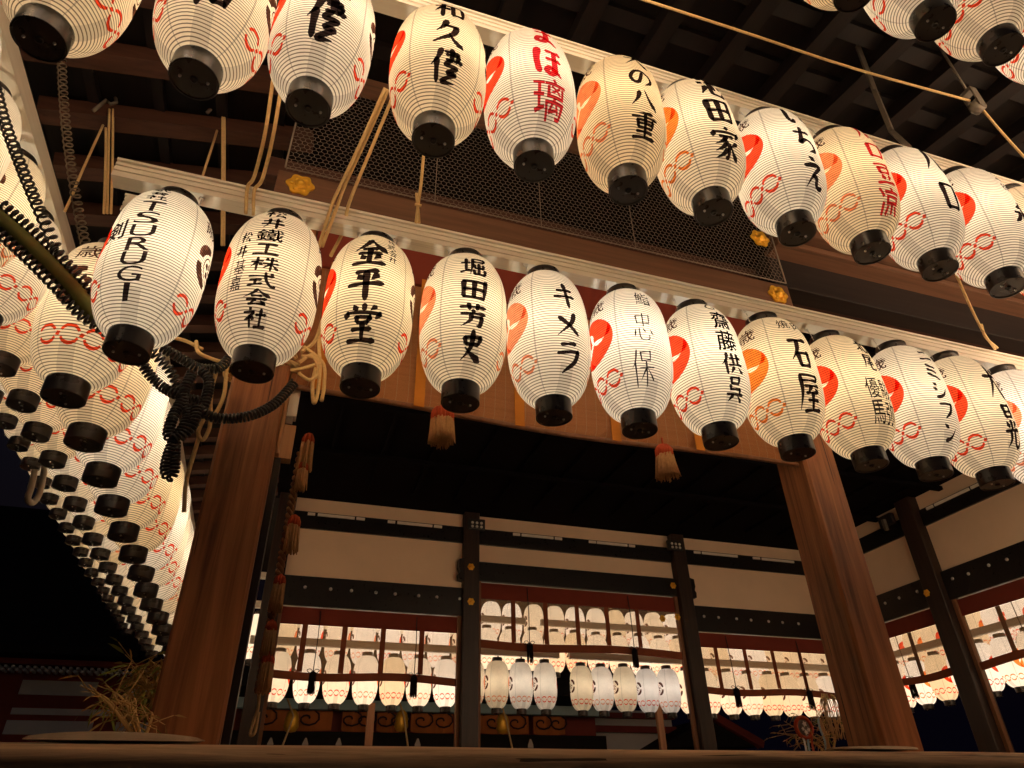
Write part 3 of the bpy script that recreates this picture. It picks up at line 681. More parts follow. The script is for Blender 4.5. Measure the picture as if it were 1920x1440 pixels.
for k in range(20):
    lantern(XL[0]+rnd.uniform(-.012, .012), 3.30+.485*k, ZT[0], -PI/2, 'lit paper lantern, %s from the front in the low inner row along the left side' % ORD[k],
            'lanterns of the low left row', None, rnd.choice((0, 0, 0, 1)), (0, 2, 1, 0)[k % 4], BODY_COOL if k % 4 == 2 else None, wires=k < 8)
for k in range(24):
    lantern(XL[1]+rnd.uniform(-.012, .012), 2.62+.483*k, ZT[1], -PI/2, 'lit paper lantern, %s from the front in the middle row along the left side' % ORD[k],
            'lanterns of the middle left row', None, rnd.choice((0, 0, 0, 1)), rnd.choice((0, 0, 2)), wires=k < 8)
for k in range(22):
    lantern(XL[2]+rnd.uniform(-.012, .012), 5.55+.487*k, ZT[2], -PI/2, 'lit paper lantern, %s from the front in the high outer row along the left side' % ORD[k],
            'lanterns of the high left row', None, rnd.choice((0, 0, 0, 1)), rnd.choice((0, 2)), wires=k < 6)
YB = (13.27, 14.11, 14.95)
bx = [.13, .66, 1.16, 1.66, 2.15, 2.63, 3.13, 3.63, 4.10, 4.59, 5.08, 5.83, 6.27, 6.77, 7.27, 7.76, 8.22, 8.68, 9.20, 9.70, 10.20, 10.70, 11.20, 11.70]
for k, x in enumerate(bx):
    lantern(x, YB[0], ZT[0], PI, 'lit paper lantern behind the rear windows, %s from the left in the low row' % ORD[k], 'lanterns of the low rear row',
            None, rnd.choice((0, 1)), 3 if 3.4 < x < 8 else None, BODY_COOL if 3.4 < x < 8 else BODY_FAR, wires=False)
for k in range(27):
    lantern(-.35+.50*k, YB[1], ZT[1], PI, 'lit paper lantern behind the rear windows, %s from the left in the middle row' % ORD[k], 'lanterns of the middle rear row',
            None, rnd.choice((0, 1)), None, BODY_FAR, wires=False)
for k in range(26):
    lantern(-.10+.51*k, YB[2], ZT[2], PI, 'lit paper lantern behind the rear windows, %s from the left in the high row' % ORD[k], 'lanterns of the high rear row',
            None, rnd.choice((0, 1)), None, BODY_FAR, wires=False)
XR = (12.28, 13.12, 13.96)
for t in range(3):
    for k in range(16 if t == 0 else 9):
        lantern(XR[t], 8.3+.5*k+t*.6 if k < 9 else 8.3-.5*(k-8), ZT[t], PI/2, 'lit paper lantern behind the right wall windows, %s from the front in the %s row' % (ORD[k], ('low', 'middle', 'high')[t]),
                'lanterns of the %s right row' % ('low', 'middle', 'high')[t], None, rnd.choice((0, 0, 2)), None, BODY_FAR, wires=False)

# ------------------------------------------------------------------ white grooved rails that carry the rows
def rail(name_label, a, b, axis, inward):
    """box rail with two grooves on its outer face; a..b along the axis, hanging side first"""
    mb = MB(); (p0, p1), o, zb = a, b[0], b[1]
    h, d = 0.125, 0.09*inward
    # outline in (depth, height): front face with grooves and a small lip at the top
    pr = [(0, 0), (0, .030), (.006, .033), (.006, .041), (0, .044), (0, .066), (.006, .069), (.006, .077), (0, .080), (0, .098), (.008, .102), (.008, .108), (-.006, .110), (-.006, h), (.09, h), (.09, 0)]
    pts = [(u*inward, v) for u, v in pr]
    n = len(pts)
    if axis == 'x': vs = [(p, o+u, zb+v) for p in (p0, p1) for u, v in pts]
    else: vs = [(o+u, p, zb+v) for p in (p0, p1) for u, v in pts]
    mb.add(vs, [tuple(range(n)), tuple(range(2*n-1, n-1, -1))]+[(i, (i+1) % n, n+(i+1) % n, n+i) for i in range(n)])
    bm = bmesh.new(); me = bpy.data.meshes.new('x')
    ob = mb.build('lantern_rail', M['rail'] if axis == 'x' else M['rail_y'])
    bm.from_mesh(ob.data); bmesh.ops.recalc_face_normals(bm, faces=bm.faces[:]); bm.to_mesh(ob.data); bm.free()
    tag(ob, name_label, 'rail', 'white rails the lanterns hang from'); return ob
RZ = 1.035
rail('white grooved rail carrying the low front lantern row, its cut end showing at left', (-1.14, 12.6), (2.81, ZT[0]+RZ), 'x', 1)
rail('white grooved rail carrying the middle front lantern row', (-1.90, 11.7), (1.97, ZT[1]+RZ), 'x', 1)
rail('white rail carrying the high front lantern row, above the top right cluster', (-2.8, 11.2), (1.13, ZT[2]+RZ), 'x', 1)
rail('white rail carrying the low inner lantern row along the left side', (3.05, 13.3), (-1.13, ZT[0]+RZ), 'y', 1)
rail('pale rail running down beside the middle lantern row at the upper left', (2.3, 14.1), (-1.97, ZT[1]+RZ), 'y', 1)
rail('white rail carrying the high outer lantern row along the left side', (5.2, 16.4), (-2.81, ZT[2]+RZ), 'y', 1)
rail('brown-lit rail over the low rear lanterns, seen through the left rear window', (-0.4, 5.38), (YB[0]-.09, ZT[0]+RZ-.02), 'x', 1)
rail('brown-lit rail over the low rear lanterns, seen below the raised middle window', (5.60, 12.4), (YB[0]-.09, ZT[0]+RZ-.02), 'x', 1)
rail('rail over the middle rear lanterns, seen through the raised window', (-1.2, 5.0), (YB[1]-.09, ZT[1]+RZ-.02), 'x', 1)
rail('rail over the middle rear lanterns, right of the gap behind the raised window', (5.35, 13.2), (YB[1]-.09, ZT[1]+RZ-.02), 'x', 1)
rail('rail over the high rear lanterns beyond the rear windows', (-1.4, 13), (YB[2]-.09, ZT[2]+RZ), 'x', 1)
for t in range(3):
    rail('rail over the %s lantern row beyond the right wall windows' % ('low', 'middle', 'high')[t], (4.2, 13.4), (XR[t]-.09, ZT[t]+RZ-.02), 'y', 1)

# ------------------------------------------------------------------ the stage pavilion
FL = 0.225
stage = empty('stage_pavilion', 'open wooden shrine stage with plaster walls, pillars and deep eaves behind the hanging lanterns', 'building', (0, 0, 0))
def pt(name, mb, m_, label=None, par=None):
    o = mb.build(name, m_, par or stage)
    if label: o['label'] = label
    return o
# ledge: worn rounded edge beam, floor boards behind
led = MB(); n = 90; prof = [(2.93, -.06), (2.76, -.06), (2.68, .02), (2.615, .09), (2.570, .150), (2.552, .185), (2.556, .212), (2.580, .231), (2.640, .239), (2.93, .232)]
vs = []
for i in range(n+1):
    x = -6+20*i/n
    for j, (yy, zz) in enumerate(prof):
        w = .006*math.sin(x*2.1+j)+.004*math.sin(x*5.3+j*2.2) if 0 < j < 9 else 0
        vs.append((x, yy+w, zz+w*.35))
k = len(prof)
led.add(vs, [(i*k+j, i*k+j+1, (i+1)*k+j+1, (i+1)*k+j) for i in range(n) for j in range(k-1)]+[tuple(range(k)), tuple(range(n*k+k-1, n*k-1, -1))], True)
pt('floor_edge', led, M['ledge'])
fb = MB()
for i in range(30): fb.box(-1.9, 13.2, 2.94+.345*i, 2.94+.345*i+.341, FL-.06, FL-.001*(i % 3))
pt('floor', fb, M['floor'])
ub = MB(); ub.box(-1.6, 12.9, 2.95, 13.0, GROUND, FL-.10); pt('base', ub, M['dark_post'])
def square_post(x, y, w, z0, z1, bev):
    mb = MB(); a = w/2; c = bev
    o = [(-a+c, -a), (a-c, -a), (a, -a+c), (a, a-c), (a-c, a), (-a+c, a), (-a, a-c), (-a, -a+c)]
    nz = 8
    vs = [(px, py, z0+(z1-z0)*i/nz) for i in range(nz+1) for px, py in o]
    mb.add(vs, [(i*8+j, i*8+(j+1) % 8, (i+1)*8+(j+1) % 8, (i+1)*8+j) for i in range(nz) for j in range(8)]+[tuple(range(7, -1, -1)), tuple(range(nz*8, nz*8+8))])
    return mb, (x, y, 0)
def post(name, x, y, w, z1, bev, m_, label=None, z0=None):
    mb, l = square_post(x, y, w, FL if z0 is None else z0, z1, bev); o = mb.build(name, m_, stage, l)
    if label: o['label'] = label
    return o
PX = (-.300, 3.515, 8.15, 11.65); PY = 3.63; PW = .295
post('pillar', PX[0], PY, PW, 3.613, .014, M['pillar'], 'reddish square pillar draped with coiled cable')
post('pillar', PX[1], PY, PW, 3.613, .018, M['pillar'], 'reddish square pillar with a lit chamfered edge')
for x in PX[2:]: post('pillar', x, PY, PW, 5.2, .025, M['pillar'])
# front head beam, upper beam, and the beams of the right-hand bay
b = MB(); b.box(-.47, 3.70, 3.475, 3.70, 3.615, 3.835, .008); hb = pt('head_beam', b, M['beam_x'], 'brown head beam with gilt bosses below the wire netting')
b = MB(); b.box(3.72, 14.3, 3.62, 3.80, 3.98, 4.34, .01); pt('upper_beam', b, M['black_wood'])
b = MB(); b.box(3.72, 14.5, 3.44, 3.64, 4.32, 4.38, .006); b.box(3.72, 14.5, 3.36, 3.60, 4.42, 4.80, .01); pt('side_beam', b, M['beam_x'])
b = MB(); b.box(-.6, 12, 3.80, 4.0, 4.12, 4.32, .01); pt('inner_beam', b, M['rafter_x'])
b = MB(); b.box(-.47, 3.72, 3.44, 3.49, 4.86, 5.06, .01); pt('top_beam', b, M['beam_x'])
def boss(mb, c, r, nrm, six=True):
    """gilt six-petal boss on a beam face: nrm is the axis it faces"""
    c = Vector(c); nrm = Vector(nrm); ex = nrm.cross(Vector((0, 0, 1))).normalized(); ey = Vector((0, 0, 1))
    pts = [(r*(1+.10*math.cos(6*(2*PI*i/48)))*math.cos(2*PI*i/48), r*(1+.10*math.cos(6*(2*PI*i/48)))*math.sin(2*PI*i/48)) for i in range(48)]
    mb.poly(pts, 0.012, c, ex, -ey if (ex.cross(-ey)).dot(nrm) > 0 else ey)
    for q in range(6):
        a = 2*PI*q/6; p = c+nrm*0.010+ex*math.cos(a)*r*.62+ey*math.sin(a)*r*.62
        mb.tube([p, p+nrm*.008], r*.20, 8)
    for rr, d in ((.42, .022), (.26, .040)): mb.tube([c, c+nrm*d], r*rr, 16)
    return mb
for q in ((563, 348), (1458, 553)):
    c = at(*q, y=3.473); boss(MB(), c, .088, (0, -1, 0)).build('gilt_boss', M['gold'], hb)
c = at(1424, 448, y=3.43); boss(MB(), c, .088, (0, -1, 0)).build('gilt_boss', M['gold'], hb)

# rear wall (inner face at y=12.4) and right wall (x=11.36)
YW, XW = 12.40, 11.36
Zb = dict(low0=3.235, low1=3.745, thin0=4.62, thin1=4.94, top=5.21, mid0=3.90, mid1=4.27)
RP = [(3.17, 3.47), (7.72, 8.02)]
def wall_part(name, m_, boxes, label=None, bev=0.0):
    b = MB()
    for q in boxes: b.box(*q, bev)
    return pt(name, b, m_, label)
wall_part('plaster_panel', M['plaster'], [(-.2, 3.17, YW+.02, YW+.06, Zb['low1'], Zb['thin0'])], 'tan plaster panel over the left rear window')
wall_part('plaster_panel', M['plaster'], [(3.47, 7.72, YW+.02, YW+.06, Zb['mid1'], Zb['thin0'])], 'narrow tan plaster panel over the raised middle window')
wall_part('plaster_panel', M['plaster'], [(8.02, 11.36, YW+.02, YW+.06, Zb['low1'], Zb['thin0'])], 'tan plaster panel over the right rear window')
wall_part('plaster_strip', M['plaster'], [(-.2, 11.36, YW+.02, YW+.06, Zb['thin1'], Zb['top'])])
thinb = wall_part('thin_beam', M['lacquer'], [(-.3, 11.36, YW-.02, YW+.10, Zb['thin0'], Zb['thin1'])], None, .006)
lb1 = wall_part('low_beam', M['lacquer'], [(-.3, 3.17, YW-.05, YW+.12, Zb['low0'], Zb['low1'])], None, .01)
lb2 = wall_part('low_beam', M['lacquer'], [(8.02, 11.36, YW-.05, YW+.12, Zb['low0'], Zb['low1'])], None, .01)
mb_ = wall_part('middle_lintel', M['lacquer'], [(3.40, 7.80, YW-.05, YW+.12, Zb['mid0'], Zb['mid1'])], None, .01)
for a, b_ in RP:
    post('wall_post', (a+b_)/2, YW, b_-a, Zb['top'], .012, M['dark_post'])
post('wall_post', -.15, YW, .3, Zb['top'], .012, M['dark_post']); post('wall_post', XW+.1, YW+.05, .3, Zb['top'], .012, M['dark_post'])
for z0_, z1_, x0_ in ((3.45, 3.62, 3.10), ):
    pass
# bracket ends of the lintel where it crosses the posts
b = MB(); b.poly([(0, 0), (.09, .02), (.10, .12), (.07, .17), (.10, .25), (.09, .40), (0, .42)], .20, (3.17, YW-.14, Zb['mid0']-.04), (-1, 0, 0), (0, 0, 1)); pt('beam_nose', b, M['lacquer'])
b = MB(); b.poly([(0, 0), (.09, .02), (.10, .12), (.07, .17), (.10, .25), (.09, .40), (0, .42)], .20, (8.02, YW+.06, Zb['mid0']-.04), (1, 0, 0), (0, 0, 1)); pt('beam_nose', b, M['lacquer'])
for q in ((883, 1063), (883, 1128), (1262, 1098), (1270, 1157), (1242, 1160)):
    c = at(*q, y=YW-.16); boss(MB(), c, .062, (0, -1, 0)).build('gilt_boss', M['gold'], mb_)
def studs(mb, pts, nrm):
    for p in pts:
        p = Vector(p); mb.tube([p, p+Vector(nrm)*.012, p+Vector(nrm)*.02], [.030, .028, .012], 10)
    return mb
studs(MB(), [at(px, 1101+(px-572)*.075, y=YW-.05) for px in (572, 620, 659, 705, 741, 785, 819, 862)], (0, -1, 0)).build('studs', M['screw'], lb1)
studs(MB(), [at(px, 1153+(px-1285)*.078, y=YW-.05) for px in (1285, 1320, 1347, 1381, 1408, 1441, 1467, 1497)], (0, -1, 0)).build('studs', M['screw'], lb2)
# right wall
ry = [(9.24, 9.60), (6.2, 6.5)]
wall_part('plaster_panel', M['plaster'], [(XW+.02, XW+.06, 9.60, YW, Zb['low1'], Zb['thin0'])], 'small tan plaster panel of the right wall beside the pillar')
wall_part('plaster_panel', M['plaster'], [(XW+.02, XW+.06, 6.5, 9.24, Zb['low1'], Zb['thin0'])], 'large tan plaster panel of the right wall')
wall_part('plaster_strip', M['plaster'], [(XW+.02, XW+.06, 3.7, YW, Zb['thin1'], Zb['top'])])
wall_part('plaster_panel', M['plaster'], [(XW+.02, XW+.06, 3.8, 6.2, Zb['low1'], Zb['thin0'])])
wall_part('thin_beam', M['lacquer'], [(XW-.02, XW+.10, 3.7, YW-.1, Zb['thin0'], Zb['thin1'])], None, .006)
lb3 = wall_part('low_beam', M['lacquer'], [(XW-.05, XW+.12, 3.7, YW-.1, Zb['low0'], Zb['low1'])], None, .01)
for a, b_ in ry: post('wall_post', XW, (a+b_)/2, b_-a, Zb['top'], .012, M['dark_post'])
boss(MB(), at(1738, 1112, x=XW-.20), .062, (-1, 0, 0)).build('gilt_boss', M['gold'], lb3)
studs(MB(), [at(*q, x=XW-.05) for q in ((1660, 1131), (1686, 1121), (1720, 1109), (1749, 1099), (1786, 1085), (1816, 1076), (1854, 1060), (1888, 1049))], (-1, 0, 0)).build('studs', M['screw'], lb3)
# brown jambs beside the black posts
for x in (3.135, 3.505, 7.685, 8.055, 0.02, 11.2):
    b = MB(); b.box(x-.035, x+.035, YW-.03, YW+.05, FL, Zb['low0'] if not 3.4 < x < 7.8 else Zb['mid0'], .004); pt('jamb', b, M['jamb'])
for y in (9.20, 9.64, 12.2):
    b = MB(); b.box(XW-.03, XW+.05, y-.035, y+.035, FL, Zb['low0'], .004); pt('jamb', b, M['jamb'])
# ceiling with coffers
b = MB(); b.box(-.4, XW+.3, 3.8, YW+.2, 5.23, 5.27); pt('ceiling', b, M['ceil'])
for i in range(14):
    b = MB(); b.box(.4+.80*i, .46+.80*i, 3.9, YW-.7, 5.17, 5.229); pt('ceiling_beam', b, M['ceil'])
for y in (5.4, 7.0, 8.6, 10.2):
    b = MB(); b.box(-.2, XW, y, y+.10, 5.10, 5.169); pt('ceiling_beam', b, M['ceil'])
# eaves: sloping boards and rafters on the four sides, hip rafter at the front left corner
def ez(o): return 5.34-.20*o
OUT = 3.0
def eave_board(cs):
    b = MB(); b.add([(x, y, z) for x, y, z in cs]+[(x, y, z+.05) for x, y, z in cs], [(0, 1, 2, 3), (7, 6, 5, 4), (0, 4, 5, 1), (1, 5, 6, 2), (2, 6, 7, 3), (3, 7, 4, 0)]); pt('eave_boards', b, M['soffit'])
xl, xr, yf, yb = PX[0], 11.5, PY, 12.45
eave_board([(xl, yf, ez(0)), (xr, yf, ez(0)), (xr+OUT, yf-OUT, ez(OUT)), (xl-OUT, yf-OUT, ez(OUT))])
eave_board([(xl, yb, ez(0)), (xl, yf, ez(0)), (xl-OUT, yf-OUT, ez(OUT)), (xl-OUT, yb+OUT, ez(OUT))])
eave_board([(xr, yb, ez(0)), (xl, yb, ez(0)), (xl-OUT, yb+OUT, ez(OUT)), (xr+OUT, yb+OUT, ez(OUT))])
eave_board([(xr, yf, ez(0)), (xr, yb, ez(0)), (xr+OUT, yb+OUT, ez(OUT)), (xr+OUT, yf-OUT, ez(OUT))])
n = int((xr-xl+2*OUT)/.56)
for i in range(n):
    x = xl-OUT+.3+.56*i; o0 = max(0, xl-x, x-xr)+.06
    if o0 > OUT-.3: continue
    b = MB(); b.bar((x, yf-o0, ez(o0)-.13), (x, yf-OUT+.05, ez(OUT-.05)-.13), .13, .13); pt('rafter', b, M['rafter_y_dim'])
for i in range(int((yb-yf+2*OUT)/.56)):
    y = yf-OUT+.3+.56*i; o0 = max(0, yf-y, y-yb)+.06
    if o0 > 1.8: continue
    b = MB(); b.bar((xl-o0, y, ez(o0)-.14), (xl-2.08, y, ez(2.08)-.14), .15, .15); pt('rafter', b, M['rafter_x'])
for k in range(6):
    o = .35+.46*k
    b = MB(); b.box(xl-o+.1, xr+o, yf-o-.06, yf-o+.06, ez(o)-.075, ez(o)-.012); pt('batten', b, M['rafter_y_dim'])
    b = MB(); b.box(xl-o-.04, xl-o+.04, yf-o+.1, yb+o, ez(o)-.075, ez(o)-.012); pt('batten', b, M['rafter_y_dim'])
b = MB(); b.bar((xl, yf, ez(0)-.12), (xl-OUT, yf-OUT, ez(OUT)-.12), .18, .24); pt('hip_rafter', b, M['rafter_x'])
b = MB(); e0 = ez(OUT)+.08
base = [(xl-OUT-.1, yf-OUT-.1, e0), (xr+OUT+.1, yf-OUT-.1, e0), (xr+OUT+.1, yb+OUT+.1, e0), (xl-OUT-.1, yb+OUT+.1, e0)]
rid = [(xl+2.6, 8.0, 10.2), (xr-2.6, 8.0, 10.2)]
b.add(base+[(x, y, z+.35) for x, y, z in base]+rid, [(0, 1, 5, 4), (1, 2, 6, 5), (2, 3, 7, 6), (3, 0, 4, 7), (4, 5, 9, 8), (6, 7, 8, 9), (5, 6, 9), (7, 4, 8)])
pt('roof', b, M['roof'])

# ------------------------------------------------------------------ wire netting above the head beam
net = MB(); a = .0235; s3 = math.sqrt(3)
def net_pt(x, z): return (x, 3.452-.0*(z-3.84), z)
x0, x1, z0, z1 = -.42, 3.66, 3.85, 4.86
rows = int((z1-z0)/(1.5*a)); cols = int((x1-x0)/(s3*a))
for j in range(rows):
    for i in range(cols):
        cx = x0+s3*a*(i+.5*(j % 2)); cz = z0+1.5*a*j
        P = [(cx+a*math.sin(PI/3*k), cz+a*math.cos(PI/3*k)) for k in range(6)]
        jit = lambda q: (q[0]+.0022*math.sin(q[0]*91+q[1]*57), q[1]+.0022*math.sin(q[0]*47-q[1]*83))
        for (k0, k1) in ((0, 1), (1, 2), (2, 3)):
            p, q = jit(P[k0]), jit(P[k1]); dx, dz = q[0]-p[0], q[1]-p[1]; L = math.hypot(dx, dz); w = .0026 if k0 != 1 else .0038
            ex, ez_ = -dz/L*w/2, dx/L*w/2
            net.add([(p[0]+ex, 3.452, p[1]+ez_), (q[0]+ex, 3.452, q[1]+ez_), (q[0]-ex, 3.452, q[1]-ez_), (p[0]-ex, 3.452, p[1]-ez_),
                     (p[0], 3.455, p[1]), (q[0], 3.455, q[1])], [(0, 1, 2, 3), (0, 4, 5, 1), (3, 2, 5, 4)])
nr = empty('wire_netting', 'hexagonal wire netting stretched above the brown head beam between the pillars', 'wire netting')
net.build('mesh', M['wire'], nr)
b = MB()
for px in (x0-.01, x1+.01): b.tube([(px, 3.452, 3.84), (px, 3.452, 4.88)], .007, 6)
for px in (0.62, 2.25, 1.45): b.tube([(px, 3.449, 3.84), (px, 3.449, 4.88)], .0035, 5)
b.tube([(x0, 3.452, z0-.01), (x1, 3.452, z0-.01)], .005, 6); b.build('edge_wire', M['wire'], nr)

# ------------------------------------------------------------------ front bamboo blind between the two pillars
bl = empty('bamboo_blind', 'rolled-up orange-brown bamboo blind with ochre tapes and a maroon border, behind the low lantern row', 'blind')
b = MB(); nx = 40; XA, XB = PX[0]+PW/2+.01, PX[1]-PW/2-.01
def bz(t): return 2.16-.03*math.sin(PI*t)-.03*t
vs = []
for i in range(nx+1):
    t = i/nx; x = XA+(XB-XA)*t
    for j, z in enumerate((3.12, 2.8, 2.4, bz(t)+.06, bz(t))): vs.append((x, 3.555-.015*math.sin(PI*j/4)-.02*math.sin(3*PI*t)*(j/4), z))
b.add(vs, [(i*5+j, i*5+j+1, (i+1)*5+j+1, (i+1)*5+j) for i in range(nx) for j in range(4)]+[], True); b.build('slats', M['blind'], bl)
b = MB(); b.tube([(XA+(XB-XA)*i/nx, 3.545-.02*math.sin(3*PI*i/nx), bz(i/nx)) for i in range(nx+1)], .017, 8); b.build('bottom_bar', M['jamb'], bl)
b = MB(); b.box(XA, XB, 3.53, 3.58, 3.10, 3.60); b.build('cloth_border', M['maroon'], bl)
for q in ((788, 700), (1000, 770), (975, 775), (1155, 800), (1308, 830), (600, 690)):
    if q == (1000, 770): continue
    c = at(*q, y=3.53); t = (c.x-XA)/(XB-XA)
    b = MB(); b.box(c.x-.032, c.x+.032, 3.522-.02*math.sin(3*PI*t), 3.527-.02*math.sin(3*PI*t), bz(t)-.005, 3.13); b.build('cloth_tape', M['tape'], bl)
def tassel_mb(r, h, strands=70, flare=1.25, split=.35):
    """hanging bunch of threads, top at z=0: dyed upper third, straw below"""
    hd = MB(); hd.lathe([(.0, .012), (r*.35, .006), (r*.60, -.02), (r*.66, -h*split*.9)], 16); st = MB()
    for i in range(strands):
        a = rnd.random()*2*PI; q = math.sqrt(rnd.uniform(.15, 1)); r0 = r*.62*q; rm = r*.92*q; r1 = r*flare*q*(.92+.16*rnd.random())
        L = -h*(.93+.09*rnd.random()); w = rnd.uniform(-.22, .22); zs = -h*split*(.85+.3*rnd.random())
        hd.tube([(r0*math.cos(a), r0*math.sin(a), -.003), (rm*math.cos(a), rm*math.sin(a), -h*.14), (rm*1.03*math.cos(a), rm*1.03*math.sin(a), zs)], [.0050, .0056, .0052], 5)
        st.tube([(rm*1.03*math.cos(a), rm*1.03*math.sin(a), zs), ((rm+r1)/2*math.cos(a+w*.4), (rm+r1)/2*math.sin(a+w*.4), L*.70), (r1*math.cos(a+w), r1*math.sin(a+w), L)], [.0052, .0050, .0030], 5)
    return hd, st
def tassel(loc, r, h, label, m1, m2, strands=70, cord=.12, group='tassels hanging from the front blind', flare=1.25):
    e = empty('tassel', label, 'tassel', loc, 0, group); hd, st = tassel_mb(r, h, strands, flare)
    hd.build('head', m1, e); st.build('fringe', m2, e)
    c = MB(); c.tube([(0, 0, 0), (0, 0, cord)], .006, 6); c.build('cord', m1, e); return e
c = at(830, 766, y=3.45); tassel(c, .070, .235, 'red-topped straw tassel under the blind, below the fourth low lantern', M['tassel_red'], M['tassel_straw'], 170, flare=1.08)
c = at(1243, 836, y=3.45); tassel(c, .060, .225, 'slimmer red-topped straw tassel under the blind, nearer the right pillar', M['tassel_red'], M['tassel_straw'], 130, .06, flare=1.35)

# ------------------------------------------------------------------ rear window blinds
def misu(label, p0, p1, ztop, zband, zb1, zb0, tapes, tassels, group='bamboo blinds in the rear and right windows'):
    """p0, p1: plan end points at the window; heights of the top, band bottom and bottom border"""
    p0, p1 = Vector(p0), Vector(p1); d = (p1-p0); L = d.length; d.normalize(); nrm = Vector((d.y, -d.x, 0))
    e = empty('window_blind', label, 'blind', (0, 0, 0), 0, group)
    def P(s, z, off=0): q = p0+d*s+nrm*off; return (q.x, q.y, z)
    sag = lambda s: -.055*math.sin(PI*s/L)*0+.05*(abs(s/L-.5)*2)**2*-.0-.028*math.sin(2.2*PI*s/L)-.02*s/L
    n = 24
    b = MB(); b.add([P(L*i/n, z) for i in range(n+1) for z in (zband-.01, zb1+sag(L*i/n)+.01)], [(2*i, 2*i+1, 2*i+3, 2*i+2) for i in range(n)]); b.build('slats', M['misu'], e)
    b = MB(); b.add([P(L*i/n, z, o) for i in range(n+1) for o, z in ((.012, zband), (.012, ztop), (-.012, ztop), (-.012, zband))], [(4*i+j, 4*i+(j+1) % 4, 4*i+4+(j+1) % 4, 4*i+4+j) for i in range(n) for j in range(4)]); b.build('top_border', M['maroon'], e)
    b = MB(); b.add([P(L*i/n, z+sag(L*i/n), o) for i in range(n+1) for o, z in ((.03, zb0), (.03, zb1), (-.02, zb1), (-.02, zb0))], [(4*i+j, 4*i+(j+1) % 4, 4*i+4+(j+1) % 4, 4*i+4+j) for i in range(n) for j in range(4)]); b.build('bottom_border', M['red_tape'], e)
    for s in tapes:
        b = MB(); q0, q1 = P(s-.045, 0, .016), P(s+.045, 0, .016)
        b.add([(q0[0], q0[1], zband), (q1[0], q1[1], zband), (q1[0], q1[1], zb1+sag(s)+.004), (q0[0], q0[1], zb1+sag(s)+.004)], [(0, 1, 2, 3)]); b.build('cloth_tape', M['red_tape'], e)
    for s in tassels:
        q = P(s, zb0+.10, .07); b = MB(); b.tube([P(s, ztop-.05, .03), P(s+.01, (ztop+zb1)/2, .05), q], .008, 6)
        for a in (-1, 1): b.tube(smooth_path([q, (q[0]+a*.05, q[1], q[2]+.04), (q[0]+a*.10, q[1], q[2]+.02), (q[0]+a*.05, q[1], q[2]-.02), q], 4), .006, 5)
        b.build('cord', M['rope_dark'], e)
        hd, st = tassel_mb(.062, .34, 60, 1.05, .5)
        o = hd.build('tassel', M['tassel_black'], e, q); st.build('fringe', M['tassel_black'], o)
zlow = (3.225, 2.945, 2.215, 2.095)
def sx(px, py): return at(px, py, y=YW).x
misu('maroon-bordered blind in the left rear window', (.05, YW+.03, 0), (3.12, YW+.03, 0), *zlow, [sx(p, 1200)-.05 for p in (569, 645, 718, 791)], [sx(588, 1250)-.05, sx(776, 1262)-.05])
misu('raised maroon-bordered blind in the middle rear window', (3.53, YW+.03, 0), (7.66, YW+.03, 0), 3.89, 3.60, 2.86, 2.725, [sx(p, 1160)-3.53 for p in (963, 1024, 1083, 1139, 1196)], [sx(991, 1190)-3.53, sx(1187, 1212)-3.53])
misu('maroon-bordered blind in the right rear window', (8.08, YW+.03, 0), (11.2, YW+.03, 0), *zlow, [sx(p, 1240)-8.08 for p in (1346, 1400, 1452, 1503)], [sx(1375, 1275)-8.08, sx(1512, 1288)-8.08])
misu('short blind in the right wall window beside the pillar', (XW+.03, 9.66, 0), (XW+.03, 12.2, 0), *zlow, [.75, 1.5], [1.1], 'bamboo blinds in the rear and right windows')
misu('blind in the right wall window at the photo edge', (XW+.03, 6.5, 0), (XW+.03, 9.18, 0), *zlow, [.5, 1.3, 2.0], [1.75])

# small flood lamps and pale strip lights on the beams
def flood(c, rz, label):
    e = empty('flood_lamp', label, 'flood lamp', c, rz, 'small black flood lamps on the wall beams')
    b = MB(); b.box(-.17, .17, -.05, .05, -.10, .12, .02); b.build('housing', M['cable'], e)
    b = MB()
    for i in range(3):
        for j in range(2): b.tube([(-.09+.09*i, -.049, -.045+.075*j), (-.09+.09*i, -.060, -.045+.075*j)], .028, 10)
    b.build('lens', M['led'], e)
    b = MB(); b.box(-.03, .03, .05, .12, -.20, .02); b.build('bracket', M['iron'], e)
flood(at(893, 985, y=YW-.15), 0, 'black six-lens flood lamp on the left rear wall post')
flood(at(1265, 1024, y=YW-.15), 0, 'black flood lamp on the right rear wall post')
flood(at(1663, 977, x=XW-.15), -PI/2*-1, 'black six-lens flood lamp on the right wall')
def strips(label, ax, pts, v):
    e = empty('strip_light', label, 'strip light', (0, 0, 0), 0, 'unlit strip lights along the thin wall beam')
    for a_, b_ in pts:
        mb = MB()
        if ax == 'y': mb.box(a_, b_, v-.03, v-.005, Zb['thin1']-.075, Zb['thin1']-.025)
        else: mb.box(v-.03, v-.005, a_, b_, Zb['thin1']-.075, Zb['thin1']-.025)
        mb.build('segment', M['grey_strip'], e)
def seg(pxs, y): return [tuple(sorted((at(a, y, y=YW).x, at(b, y, y=YW).x))) for a, b in pxs]
strips('grey strip light over the left end of the left rear window', 'y', seg(((576, 590), (595, 665), (668, 684)), 970), YW-.02)
strips('grey strip light near the left rear wall post', 'y', seg(((726, 740), (744, 810), (813, 828)), 985), YW-.02)
strips('grey strip light left over the raised middle window', 'y', seg(((961, 974), (977, 1036), (1039, 1052)), 1005), YW-.02)
strips('grey strip light right over the raised middle window', 'y', seg(((1103, 1116), (1118, 1174), (1177, 1188)), 1018), YW-.02)
strips('grey strip light just right of the right rear wall post', 'y', seg(((1300, 1312), (1315, 1380)), 1040), YW-.02)
